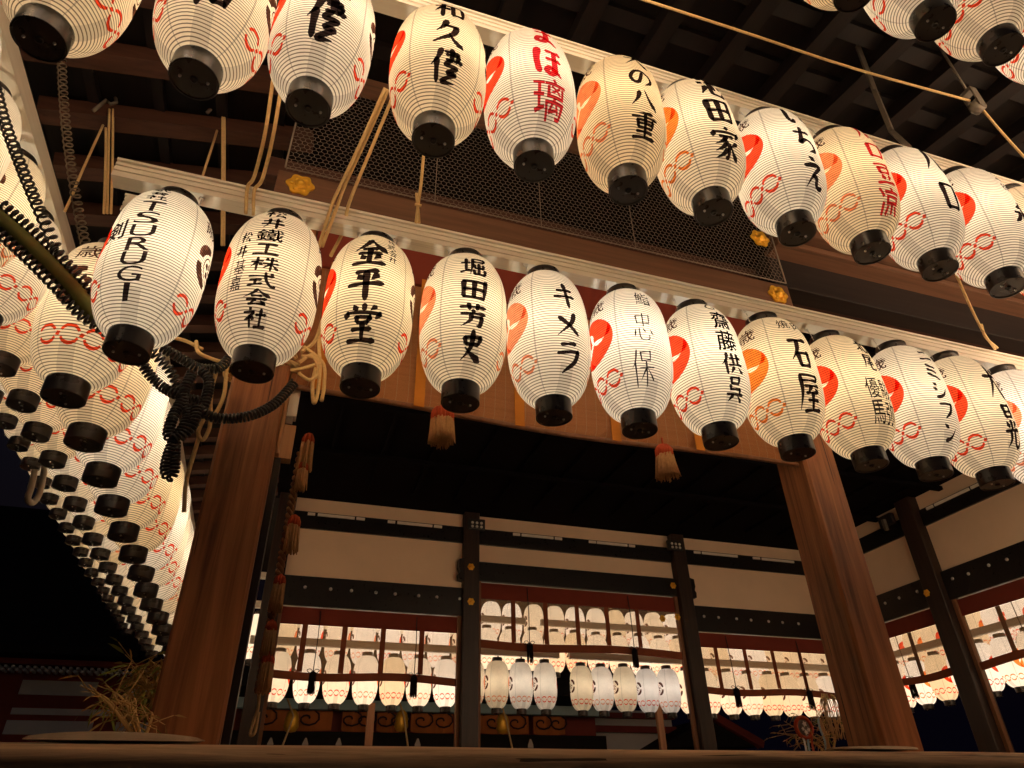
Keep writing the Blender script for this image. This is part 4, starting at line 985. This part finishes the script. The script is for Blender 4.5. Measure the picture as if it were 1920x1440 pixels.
strips('grey strip light over the right rear window', 'y', seg(((1411, 1424), (1427, 1486)), 1053), YW-.02)
strips('grey strip light on the right wall beyond the pillar', 'x', [(11.2, 11.9), (11.0, 11.17)], XW-.02)
strips('grey strip light on the right wall near the photo edge', 'x', [(8.9, 9.05), (8.1, 8.86), (7.9, 8.06)], XW-.02)

# ------------------------------------------------------------------ ropes, cords and cables
def rope(label, paths, r=.0095, m_='rope', cat='rope', group='tan ropes around the lantern rails', name='rope'):
    b = MB()
    for p in paths: b.tube(smooth_path(p, 8) if len(p) > 2 else p, r, 8)
    return tag(b.build(name, M[m_]), label, cat, group)
A = at
rope('pair of tan ropes tied to the low rail above the left pillar', [
    [A(512, 150, y=2.35), A(497, 250, y=2.5), A(477, 330, y=2.72), A(464, 352, y=2.795), A(461, 400, y=2.80)],
    [A(528, 160, y=2.35), A(512, 255, y=2.5), A(492, 335, y=2.72), A(477, 357, y=2.795), A(475, 402, y=2.80)]])
rope('pair of tan ropes slanting in front of the netting to the low rail', [
    [A(722, 165, y=2.35), A(680, 260, y=2.55), A(640, 345, y=2.72), A(622, 385, y=2.795), A(596, 468, y=2.80)],
    [A(735, 185, y=2.35), A(700, 270, y=2.55), A(655, 380, y=2.75), A(645, 430, y=2.90), A(620, 480, y=2.92)],
    [A(728, 168, y=2.36), A(688, 258, y=2.56), A(648, 345, y=2.73), A(632, 388, y=2.795), A(604, 462, y=2.80)]])
rope('short tan rope with a knot hanging before the netting', [
    [A(796, 270, y=2.5), A(790, 340, y=2.6), A(784, 385, y=2.70), A(780, 418, y=2.80)],
    [A(781, 362, y=2.66), A(783, 385, y=2.70), A(786, 418, y=2.80)], [A(778, 383, y=2.69), A(790, 386, y=2.69)]], .0085)
rope('tan rope with a knot dropping to the low rail at far right', [
    [A(1793, 515, y=2.3), A(1822, 580, y=2.5), A(1845, 625, y=2.65), A(1866, 655, y=2.80)], [A(1840, 608, y=2.6), A(1848, 632, y=2.66), A(1870, 652, y=2.80)]], .0085)
for x0_, lab, nn in ((205, 'tan rope doubled over a dark hook at the upper left, one strand pulled left', 0), (415, 'tan rope on a dark hook left of the wire netting', 1)):
    if nn == 0:
        ps = [[A(205, 205, y=4.2), A(203, 300, y=4.2), A(201, 400, y=4.2)], [A(212, 205, y=4.22), A(211, 300, y=4.22), A(208, 400, y=4.22)], [A(198, 240, y=4.18), A(198, 300, y=4.18), A(195, 400, y=4.18)],
              [A(193, 235, y=4.2), A(150, 330, y=4.0), A(136, 365, y=3.9), A(122, 395, y=3.8)]]
    else:
        ps = [[A(417, 214, y=4.2), A(417, 330, y=4.2), A(416, 460, y=4.2)], [A(421, 214, y=4.2), A(421, 330, y=4.2), A(420, 460, y=4.2)], [A(407, 245, y=4.2), A(380, 330, y=4.1)]]
    rope(lab, ps, .0095)
for q, lab in (((210, 190), 'dark iron hook in the eaves at the upper left'), ((417, 195), 'dark iron hook in the eaves left of the netting')):
    p = A(*q, y=4.2); b = MB(); b.tube([p+Vector((0, 0, .45)), p+Vector((0, 0, .08)), p+Vector((.03, 0, .0)), p+Vector((0, 0, -.04)), p+Vector((-.04, 0, -.0)), p+Vector((-.09, 0, -.16))], .015, 8)
    tag(b.build('eave_hook', M['iron']), lab, 'hook', 'iron hooks in the eaves')
rope('long tan rope running diagonally below the dark eaves to a pulley at right', [[A(1190, -6, y=1.75), A(1400, 62, y=1.75), A(1600, 128, y=1.75), A(1818, 189, y=1.75)], [A(1842, 205, y=1.75), A(1880, 250, y=1.75), A(1930, 305, y=1.75)]], .0085)
p = A(1832, 200, y=1.75)
pl = empty('rope_pulley', 'dark wooden pulley block where the long tan rope bends down', 'pulley', p)
b = MB(); b.tube([Vector((0, -.028, 0)), Vector((0, .028, 0))], .05, 20); b.build('wheel', M['iron'], pl)
b = MB(); b.box(-.03, .03, -.04, -.03, -.03, .14); b.box(-.03, .03, .03, .04, -.03, .14); b.box(-.03, .03, -.04, .04, .14, .17); b.tube([(0, 0, .17), (0, 0, .95)], .009, 6); b.build('bracket', M['iron'], pl)
b = MB(); pa = [A(1598, 60, y=2.0), A(1640, 170, y=2.02), A(1672, 247, y=2.04), A(1706, 278, y=2.0)]
for p_, q_ in zip(pa, pa[1:]): b.bar(p_, q_, .022, .030)
b.box(pa[0].x-.05, pa[0].x+.05, pa[0].y-.02, pa[0].y+.02, pa[0].z-.02, pa[0].z+.30)
tag(b.build('bent_iron_bar', M['iron']), 'bent iron bar reaching down from the eaves to the middle rail at right', 'iron bar')
# coiled cords
def cord(label, specs, mt, cat='coiled cable'):
    b = MB()
    for pts, RR, r, pitch in specs: coil(b, pts, RR, r, pitch)
    return tag(b.build('coiled_cable', M[mt]), label, cat, 'coiled cables')
cord('dusty coiled cord hanging from the eaves behind the top left lantern', [([A(115, 60, y=3.3), A(117, 150, y=3.3), A(124, 240, y=3.3), A(136, 330, y=3.3), A(150, 410, y=3.3), A(166, 475, y=3.25), A(205, 560, y=3.2), A(260, 640, y=3.2)], .024, .0050, .052)], 'cable_dusty')
cord('black coiled cord crossing the upper left lanterns', [([A(-12, 150, y=2.9), A(8, 225, y=2.9), A(35, 300, y=2.9), A(72, 390, y=2.9), A(112, 480, y=2.95), A(150, 555, y=3.0), A(220, 610, y=3.1), A(300, 650, y=3.2)], .024, .0068, .042)], 'cable')
pole = empty('wrapped_pole', 'olive wrapped pole wound with black coils crossing in front of the left lanterns', 'pole')
pp = [A(-20, 395, y=2.85), A(60, 465, y=2.9), A(130, 535, y=2.95), A(175, 585, y=3.02), A(240, 630, y=3.1)]
b = MB(); b.tube(smooth_path(pp, 6), .042, 12); b.build('rod', M['camo'], pole)
b = MB(); coil(b, [p_+Vector((.042, -.015, .040)) for p_ in pp], .022, .0075, .030); coil(b, [p_+Vector((-.042, -.015, -.036)) for p_ in pp], .022, .0075, .030); b.build('coil', M['cable'], pole)
cord('tangle of thick black coiled cable hung on the left pillar, drooping across its front', [
    ([A(262, 655, y=3.2), A(272, 690, y=3.25), A(300, 722, y=3.3), A(335, 742, y=3.3), A(375, 752, y=3.32)], .022, .0072, .0185),
    ([A(300, 650, y=3.2), A(340, 672, y=3.25), A(372, 690, y=3.3), A(410, 690, y=3.32), A(430, 672, y=3.34)], .022, .0072, .0185),
    ([A(285, 660, y=3.2), A(315, 690, y=3.25), A(335, 725, y=3.3), A(352, 750, y=3.31)], .022, .0065, .026),
    ([A(360, 700, y=3.3), A(345, 735, y=3.3), A(348, 770, y=3.3), A(368, 782, y=3.3), A(384, 755, y=3.3), A(392, 715, y=3.3), A(378, 695, y=3.3)], .022, .0072, .0185),
    ([A(372, 765, y=3.29), A(392, 780, y=3.29), A(425, 785, y=3.30), A(470, 779, y=3.30), A(515, 757, y=3.32), A(553, 717, y=3.34)], .022, .0072, .0185),
    ([A(345, 745, y=3.3), A(325, 780, y=3.28), A(316, 812, y=3.28), A(325, 822, y=3.28), A(345, 800, y=3.28), A(358, 765, y=3.3)], .022, .0072, .0185),
    ([A(370, 760, y=3.27), A(362, 795, y=3.27), A(340, 818, y=3.27), A(326, 825, y=3.27)], .022, .0072, .0185),
    ([A(326, 825, y=3.28), A(316, 850, y=3.28), A(310, 880, y=3.28), A(318, 895, y=3.28), A(327, 880, y=3.28), A(328, 850, y=3.28), A(329, 830, y=3.28)], .020, .0070, .0185)], 'cable')
# tan rope wound round the pillar head
wr = []
for i, (dz, dr) in enumerate(((0, 0), (.025, .015), (.055, .0), (-.03, .02), (.085, .012), (.0, .035))):
    z = 2.28+dz; a_ = PW/2+.014+dr
    wr.append([(PX[0]+a_*1.12*math.cos(t_/16*2*PI)*(1+.05*math.sin(3*t_+i)), PY+a_*1.12*math.sin(t_/16*2*PI), z+.02*math.sin(t_*.8+i)) for t_ in range(17)])
wr += [[A(368, 640, y=3.4), A(372, 660, y=3.38), A(395, 672, y=3.4), A(420, 680, y=3.4)], [A(322, 632, y=3.4), A(350, 640, y=3.4), A(380, 655, y=3.4)],
       [A(360, 690, y=3.36), A(400, 690, y=3.34), A(440, 680, y=3.36)], [A(425, 690, y=3.36), A(420, 740, y=3.36), A(404, 775, y=3.36), A(395, 770, y=3.36), A(397, 730, y=3.37), A(405, 700, y=3.37)],
       [A(385, 780, y=3.42), A(372, 810, y=3.42), A(380, 825, y=3.42), A(392, 805, y=3.42), A(395, 780, y=3.42)], [A(373, 820, y=3.44), A(350, 900, y=3.44), A(345, 960, y=3.5)],
       [A(565, 660, y=3.36), A(590, 640, y=3.36), A(605, 600, y=3.3), A(598, 640, y=3.36), A(600, 690, y=3.36), A(595, 740, y=3.36), A(588, 755, y=3.36), A(586, 720, y=3.36), A(592, 690, y=3.36)],
       [A(570, 650, y=3.36), A(605, 680, y=3.36), A(608, 720, y=3.36), A(603, 752, y=3.36)], [A(545, 695, y=3.36), A(570, 690, y=3.35), A(595, 680, y=3.36), A(585, 665, y=3.35), A(560, 680, y=3.36)],
       [A(560, 700, y=3.36), A(580, 712, y=3.35), A(597, 700, y=3.36), A(590, 672, y=3.34), A(566, 668, y=3.36)]]
rope('bundle of tan rope wound round the head of the left pillar', wr, .0105)
# hook-shaped hose hanging among the outer left lanterns
b = MB(); b.tube(smooth_path([A(66, 880, x=-2.45), A(58, 915, x=-2.45), A(52, 935, x=-2.45), A(60, 943, x=-2.45), A(72, 930, x=-2.45), A(80, 900, x=-2.45), A(84, 870, x=-2.45)], 6), .030, 8)
tag(b.build('hanging_hose', M['cable_dusty']), 'bent grey hose hook hanging among the outer left lanterns', 'hose')
# twisted cord with tassels beside the left pillar
tw = empty('tasselled_cord', 'twisted brown cord with reddish tassels hanging along the right side of the left pillar', 'cord')
def tp(t): return A(563-78*t, 850+445*t, y=3.85)
b = MB()
for ph in (0, PI):
    b.tube([tp(i/160)+Vector((.012*math.cos(i*.75+ph), .012*math.sin(i*.75+ph), 0)) for i in range(161)], .012, 7)
b.build('twisted_cord', M['cord_brown'], tw)
for k, (px, py, s) in enumerate(((580, 815, .95), (570, 868, .7), (553, 968, .85), (527, 1080, .75), (510, 1165, .7), (505, 1225, .75))):
    hd, st = tassel_mb(.040*s, .25*s, 60, 1.25, .25); p = A(px, py, y=3.80)
    o = hd.build('tassel', M['tassel_red'], tw, p); st.build('fringe', M['tassel_straw'], o)
b = MB(); b.tube(smooth_path([A(487, 1290, y=3.85), A(483, 1330, y=3.85), A(472, 1365, y=3.85), A(470, 1378, y=3.85), A(478, 1372, y=3.85), A(485, 1335, y=3.85)], 6), .009, 6); b.build('loop', M['rope'], tw)
# things fixed on the left pillar's right side
pb = empty('pillar_fittings', 'pale wooden blocks and dark board fixed to the right side of the left pillar', 'wooden block')
XP = PX[0]+PW/2
b = MB(); b.box(XP-.005, XP+.035, PY-.05, PY+.13, FL, 1.72); b.build('dark_board', M['dark_post'], pb)
b = MB(); b.box(XP+.001, XP+.022, PY-.10, PY-.055, 1.72, 2.18, .003); b.build('batten', M['pale_wood'], pb)
b = MB(); b.box(XP+.001, XP+.085, PY-.05, PY+.02, 1.72, 1.93, .003); b.build('block', M['pale_wood'], pb)
b = MB(); b.box(XP+.001, XP+.075, PY-.045, PY+.02, 1.99, 2.17, .004); b.build('paper_charm', M['white_paper'], pb)
b = MB(); b.box(XP+.001, XP+.06, PY-.047, PY+.01, 1.936, 1.985, .003); b.build('clip', M['iron'], pb)

# warped thin planks lying on the floor edge at both pillars
def warped(px0, px1, py, y, th, label):
    a_, c_ = A(px0, py, y=y), A(px1, py, y=y); b = MB(); n = 24; vs = []
    for i in range(n+1):
        t = i/n; x = a_.x+(c_.x-a_.x)*t; w = max(0.02, math.sin(PI*t)**.5); z = .240+.010*(1-w)+.006
        h = th*w+.003
        vs += [(x, y-.11*w, z), (x, y+.16*w, z+.004), (x, y+.16*w, z+h), (x, y-.10*w, z+h)]
    b.add(vs, [(4*i+j, 4*i+(j+1) % 4, 4*i+4+(j+1) % 4, 4*i+4+j) for i in range(n) for j in range(4)]+[(0, 1, 2, 3), (4*n+3, 4*n+2, 4*n+1, 4*n)])
    tag(b.build('warped_plank', M['plank']), label, 'plank', 'thin planks on the stage edge')
warped(42, 385, 1385, 2.72, .022, 'thin warped plank lying on the stage edge before the left pillar')
warped(1560, 1715, 1405, 2.72, .010, 'thin dark plank lying on the stage edge before the right pillar')

# ------------------------------------------------------------------ dry bamboo branches at the pillars
def branch(label, base, tips, leaf_mats, nleaf, ls, seed, name='bamboo_branch'):
    r_ = random.Random(seed); e = empty(name, label, 'bamboo', base)
    st = MB(); lf = [MB() for _ in leaf_mats]
    for tx, ty, tz in tips:
        T = Vector((tx, ty, tz)); path = smooth_path([Vector((0, 0, 0)), T*.45+Vector((r_.uniform(-.05, .05), r_.uniform(-.05, .05), .06)), T], 8)
        st.tube(path, [.009*(1-.8*i/(len(path)-1)) for i in range(len(path))], 5)
        for k in range(nleaf):
            p = path[int(r_.uniform(.25, 1)*(len(path)-1))]
            d = Vector((r_.uniform(-1, 1), r_.uniform(-1, 1), r_.uniform(-.9, .7))).normalized()
            q0 = p+d*.02; tw_ = p+d*r_.uniform(.03, .14); st.tube([p, q0, tw_], .0022, 4)
            d2 = (d+Vector((r_.uniform(-.7, .7), r_.uniform(-.7, .7), r_.uniform(-.9, .3)))).normalized(); L = ls*r_.uniform(.6, 1.3); w = L*.075
            s_ = d2.cross(Vector((r_.uniform(-1, 1), r_.uniform(-1, 1), r_.uniform(-1, 1)))).normalized(); b0 = tw_
            cv = Vector((0, 0, -.15*L))
            vs = [b0, b0+d2*L*.35+s_*w, b0+d2*L*.35-s_*w, b0+d2*L*.7+s_*w*.7+cv*.4, b0+d2*L*.7-s_*w*.7+cv*.4, b0+d2*L+cv]
            lf[r_.randrange(len(lf))].add(vs, [(0, 2, 1), (1, 2, 4, 3), (3, 4, 5)])
    st.build('stem', M['straw_leaf'], e)
    for m_, l_ in zip(leaf_mats, lf): l_.build('leaves', m_, e)
p = A(265, 1400, y=3.35); 
def rel(q, y, p0): return tuple(A(*q, y=y)-p0)
branch('dry brown bamboo branch standing at the foot of the left pillar', p, [rel(q, 3.35+dy, p) for q, dy in (((150, 1285), .1), ((175, 1300), 0), ((200, 1290), .1), ((215, 1310), -.1), ((240, 1335), 0), ((235, 1300), .2), ((190, 1345), .1), ((268, 1340), .1))],
       [M['straw_leaf'], M['straw_leaf'], M['green_leaf']], 10, .055, 3)
p2 = A(300, 1345, y=3.9)
branch('green and yellow bamboo leaves left of the left pillar below the lanterns', p2, [rel(q, 3.9, p2) for q in ((235, 1270), (250, 1240), (280, 1235), (298, 1250), (262, 1290), (290, 1290))], [M['green_leaf'], M['green_leaf'], M['straw_leaf']], 34, .085, 5)
p3 = A(1560, 1420, y=4.3)
branch('tangled dry twigs and leaves at the foot of the right pillar', p3, [rel(q, 4.3, p3) for q in ((1470, 1352), (1462, 1375), (1490, 1385), (1530, 1340), (1555, 1330), (1575, 1345), (1550, 1370), (1480, 1400))], [M['green_leaf'], M['straw_leaf']], 12, .055, 8)
# round festival ornament with ribbons
c = A(1507, 1364, y=4.25)
orn = empty('round_ornament', 'round red-rimmed festival ornament with ribbons among the twigs by the right pillar', 'ornament', c)
b = MB(); b.tube([(.062*math.cos(i/24*2*PI), 0, .062*math.sin(i/24*2*PI)) for i in range(25)], .013, 8); b.build('rim', M['tassel_red'], orn)
b = MB(); b.lathe([(0, .004), (.055, .002)], 24); o = b.build('disc', M['iron'], orn); o.rotation_euler = (PI/2, 0, 0)
b = MB()
for q, w in (((0, .02), .02), ((-.02, -.01), .014), ((.025, -.015), .016), ((.0, -.03), .018)): b.poly([(w*math.cos(i*PI/5)*(1 if i % 2 else .55)+q[0], w*math.sin(i*PI/5)*(1 if i % 2 else .55)+q[1]) for i in range(10)], .004, (0, -.012, 0), (1, 0, 0), (0, 0, 1))
b.build('flower', M['white_paper'], orn)
for k, (dx, m_) in enumerate(((-.03, 'white_paper'), (.0, 'blue_cloth'), (.035, 'tassel_red'), (.13, 'blue_cloth'), (.15, 'tassel_straw'))):
    b = MB(); z_ = -.05 if dx < .1 else .06
    b.add([(dx+.006*math.sin(i*.9+k)+s_*.009, -.01+.004*math.sin(i), z_-.028*i) for i in range(8) for s_ in (-1, 1)], [(2*i, 2*i+1, 2*i+3, 2*i+2) for i in range(7)]); b.build('ribbon', M[m_], orn)
b = MB(); cc = A(1558, 1330, y=4.3)
r_ = random.Random(4)
for i in range(26):
    t_ = r_.uniform(-1, 1); b.tube(smooth_path([cc+Vector((.05*t_, 0, .10)), cc+Vector((.09*t_, r_.uniform(-.04, .04), .0)), cc+Vector((.06*t_+r_.uniform(-.03, .03), 0, -.17+r_.uniform(-.03, .03)))], 4), .0035, 4)
tag(b.build('straw_bundle', M['rope']), 'loose straw bundle hanging against the left edge of the right pillar', 'straw')

# ------------------------------------------------------------------ grounds and the halls beyond
b = MB(); b.add([(-120, -60, GROUND), (140, -60, GROUND), (140, 200, GROUND), (-120, 200, GROUND)], [(0, 1, 2, 3)])
tag(b.build('ground', M['stone']), None, None, None, 'structure')
# hall far left
hall = empty('shrine_hall', 'dim red-beamed hall with white wall panels beyond the bamboo at the lower left', 'building')
YH = 30.0
def H(name, m_, *boxes):
    b = MB()
    for q in boxes: b.box(*q)
    return b.build(name, m_, hall)
hz = lambda py: A(120, py, y=YH).z
hx = lambda px: A(px, 1330, y=YH).x
H('wall', M['vermilion'], (hx(-420), hx(560), YH+.05, YH+.3, GROUND, hz(1256)))
for (a_, b_, c_, d_) in ((20, 182, 1378, 1352), (22, 215, 1341, 1329), (24, 170, 1304, 1277), (-200, 0, 1378, 1352), (225, 420, 1378, 1352), (225, 420, 1304, 1277)):
    H('white_panel', M['white_wall'], (hx(a_), hx(b_), YH-.01, YH+.05, hz(c_), hz(d_)))
H('eave_beam', M['vermilion'], (hx(-420), hx(560), YH-.9, YH-.6, hz(1256), hz(1246)))
b = MB()
for r0, rz_ in ((YH-.95, 1262), (YH-1.2, 1270)):
    for i in range(70):
        x = hx(-250)+.22*i; b.box(x-.04, x+.04, r0, r0+.5, hz(rz_)-.03, hz(rz_)+.05)
b.build('rafter_ends', [M['white_wall']], hall)
b = MB(); zz = hz(1243)
b.add([(hx(-520), YH-1.6, zz), (hx(245), YH-1.6, zz), (hx(245), YH+9, zz), (hx(-520), YH+9, zz), (hx(-520), YH-1.6, zz+.25), (hx(245), YH-1.6, zz+.25), (hx(245), YH+9, zz+.25), (hx(-520), YH+9, zz+.25), (hx(-300), YH+3.7, zz+7), (hx(140), YH+3.7, zz+7)],
      [(3, 2, 1, 0), (0, 1, 5, 4), (1, 2, 6, 5), (2, 3, 7, 6), (3, 0, 4, 7), (4, 5, 9, 8), (6, 7, 8, 9), (5, 6, 9), (7, 4, 8)]); b.build('roof', M['roof'], hall)
# main hall behind the stage: dark timber, orange curtain with swirls, bells on ropes
YM = 24.0
mh = empty('main_hall', 'dark main hall with an orange swirl curtain behind the rear lanterns', 'building')
gx = lambda px: A(px, 1360, y=YM).x
gz = lambda py: A(800, py, y=YM).z
b = MB(); b.box(gx(430), gx(1130), YM+.6, YM+.9, GROUND, gz(1300)); b.build('wall', M['vermilion'], mh)
b = MB(); b.box(gx(430), gx(1130), YM-.2, YM+.6, gz(1395)-1.0, gz(1376)); b.build('base', M['roof'], mh)
b = MB(); b.box(gx(420), gx(1135), YM-.4, YM-.1, gz(1338), gz(1320)); b.build('beam', M['blue_cloth'], mh)
for a_, b_ in ((450, 622), (640, 700), (706, 760), (770, 850), (900, 992), (1000, 1060)):
    b = MB(); n = 16; x0_, x1_ = gx(a_), gx(b_); vs = []
    for i in range(n+1):
        t_ = i/n; vs += [(x0_+(x1_-x0_)*t_, YM+.05*math.sin(t_*14), gz(1338)), (x0_+(x1_-x0_)*t_, YM+.05*math.sin(t_*14), gz(1372+4*math.sin(PI*t_)))]
    b.add(vs, [(2*i, 2*i+1, 2*i+3, 2*i+2) for i in range(n)]); o = b.build('curtain', M['orange_cloth'], mh)
    b = MB()
    for q in (.25, .72):
        cx = x0_+(x1_-x0_)*q; cz = gz(1352)
        sp = [(cx+(.03+.020*i)*math.cos(i*.62)*1.5, YM-.065, cz+(.03+.020*i)*math.sin(i*.62)) for i in range(15)]
        b.tube(sp, .028, 5)
    b.build('swirl', M['swirl'], o)
b = MB(); zz = gz(1318)
b.add([(gx(400), YM-2.2, zz), (gx(1150), YM-2.2, zz), (gx(1150), YM+8, zz), (gx(400), YM+8, zz), (gx(520), YM+3, zz+6), (gx(1040), YM+3, zz+6)], [(3, 2, 1, 0), (0, 1, 5, 4), (2, 3, 4, 5), (1, 2, 5), (3, 0, 4)]); b.build('roof', M['roof'], mh)
for (px, py, x2, y2), lab in zip(((547, 1352, 520, 1400), (753, 1352, 768, 1400), (943, 1357, 965, 1400)), ('leftmost', 'middle', 'rightmost')):
    c = A(px, py, y=YM-1.5); e = empty('shrine_bell', 'round brass shrine bell with a slanting rope, %s of the three before the orange curtain' % lab, 'bell', c, 0, 'brass bells before the main hall')
    b = MB(); b.lathe([(.0, -.30), (.14, -.27), (.21, -.15), (.19, 0.), (.20, .05), (.15, .22), (.06, .30), (.0, .32)], 20); b.build('bell', M['gold'], e)
    q = A(x2, y2+25, y=YM-1.7)-c; t_ = A(px-8 if x2 < px else px-6, 1310, y=YM-1.5)-c
    b = MB(); b.tube([t_, Vector((.02, -.26, .1)), q], .028, 6); b.build('rope', M['rope'], e)
for px, lab in ((690, 'slim pale post standing behind the left rear window'), (1243, 'slim pale post beside the right rear wall post'),):
    c = A(px, 1400, y=14.6); b = MB(); b.box(c.x-.07, c.x+.07, c.y-.05, c.y+.05, GROUND, A(px, 1318, y=14.6).z, .01); tag(b.build('slim_post', M['jamb']), lab, 'post')
for k, (px, lab) in enumerate(((504, 'white paper streamer below the leftmost bell'), (570, 'white paper streamer right of the leftmost bell'), (633, 'white folded paper between the left and middle bells'), (782, 'white paper streamer beside the middle bell'), (995, 'white paper streamer right of the rightmost bell'))):
    c = A(px, 1412, y=16); b = MB(); b.poly([(-.07, 0), (.07, 0), (.06, .16), (.015, .27), (-.015, .27), (-.06, .16)], .02, c, (1, 0, 0), (0, 0, 1))
    tag(b.build('paper_streamer', M['dim_paper']), lab, 'paper streamer', 'white paper streamers beyond the stage')
# side building with a white wall and gabled roofs right of the main hall
sb = empty('side_hall', 'dim side hall with red beams, pale wall and sloping roof behind the right rear windows', 'building')
b = MB(); b.box(A(1080, 1360, y=26).x, A(1260, 1360, y=26).x, 26, 26.3, GROUND, A(1100, 1330, y=26).z); b.build('wall', M['white_wall'], sb)
for a_, b_, c_, d_ in ((1075, 1098, 1400, 1330), (1075, 1265, 1372, 1360), (1075, 1265, 1345, 1335)):
    b = MB(); b.box(A(a_, 1360, y=25.8).x, A(b_, 1360, y=25.8).x, 25.7, 25.95, A(1100, c_, y=25.8).z-(.8 if c_ == 1400 else 0), A(1100, d_, y=25.8).z); b.build('beam', M['vermilion'], sb)
b = MB(); c0 = A(1330, 1345, y=24); c1 = A(1425, 1400, y=24); c2 = A(1240, 1400, y=24)
b.add([c0, c1, c2, c0+Vector((0, 9, 0)), c1+Vector((0, 9, 0)), c2+Vector((0, 9, 0))], [(0, 2, 1), (0, 1, 4, 3), (2, 0, 3, 5), (1, 2, 5, 4), (3, 4, 5)]); b.build('roof', M['roof'], sb)
b = MB(); b.bar(c0+Vector((0, -.1, .05)), c1+Vector((0, -.1, .05)), .35, .25); b.build('gable_board', M['vermilion'], sb)
print('lanterns', n_lantern, 'objects', len(col.objects))
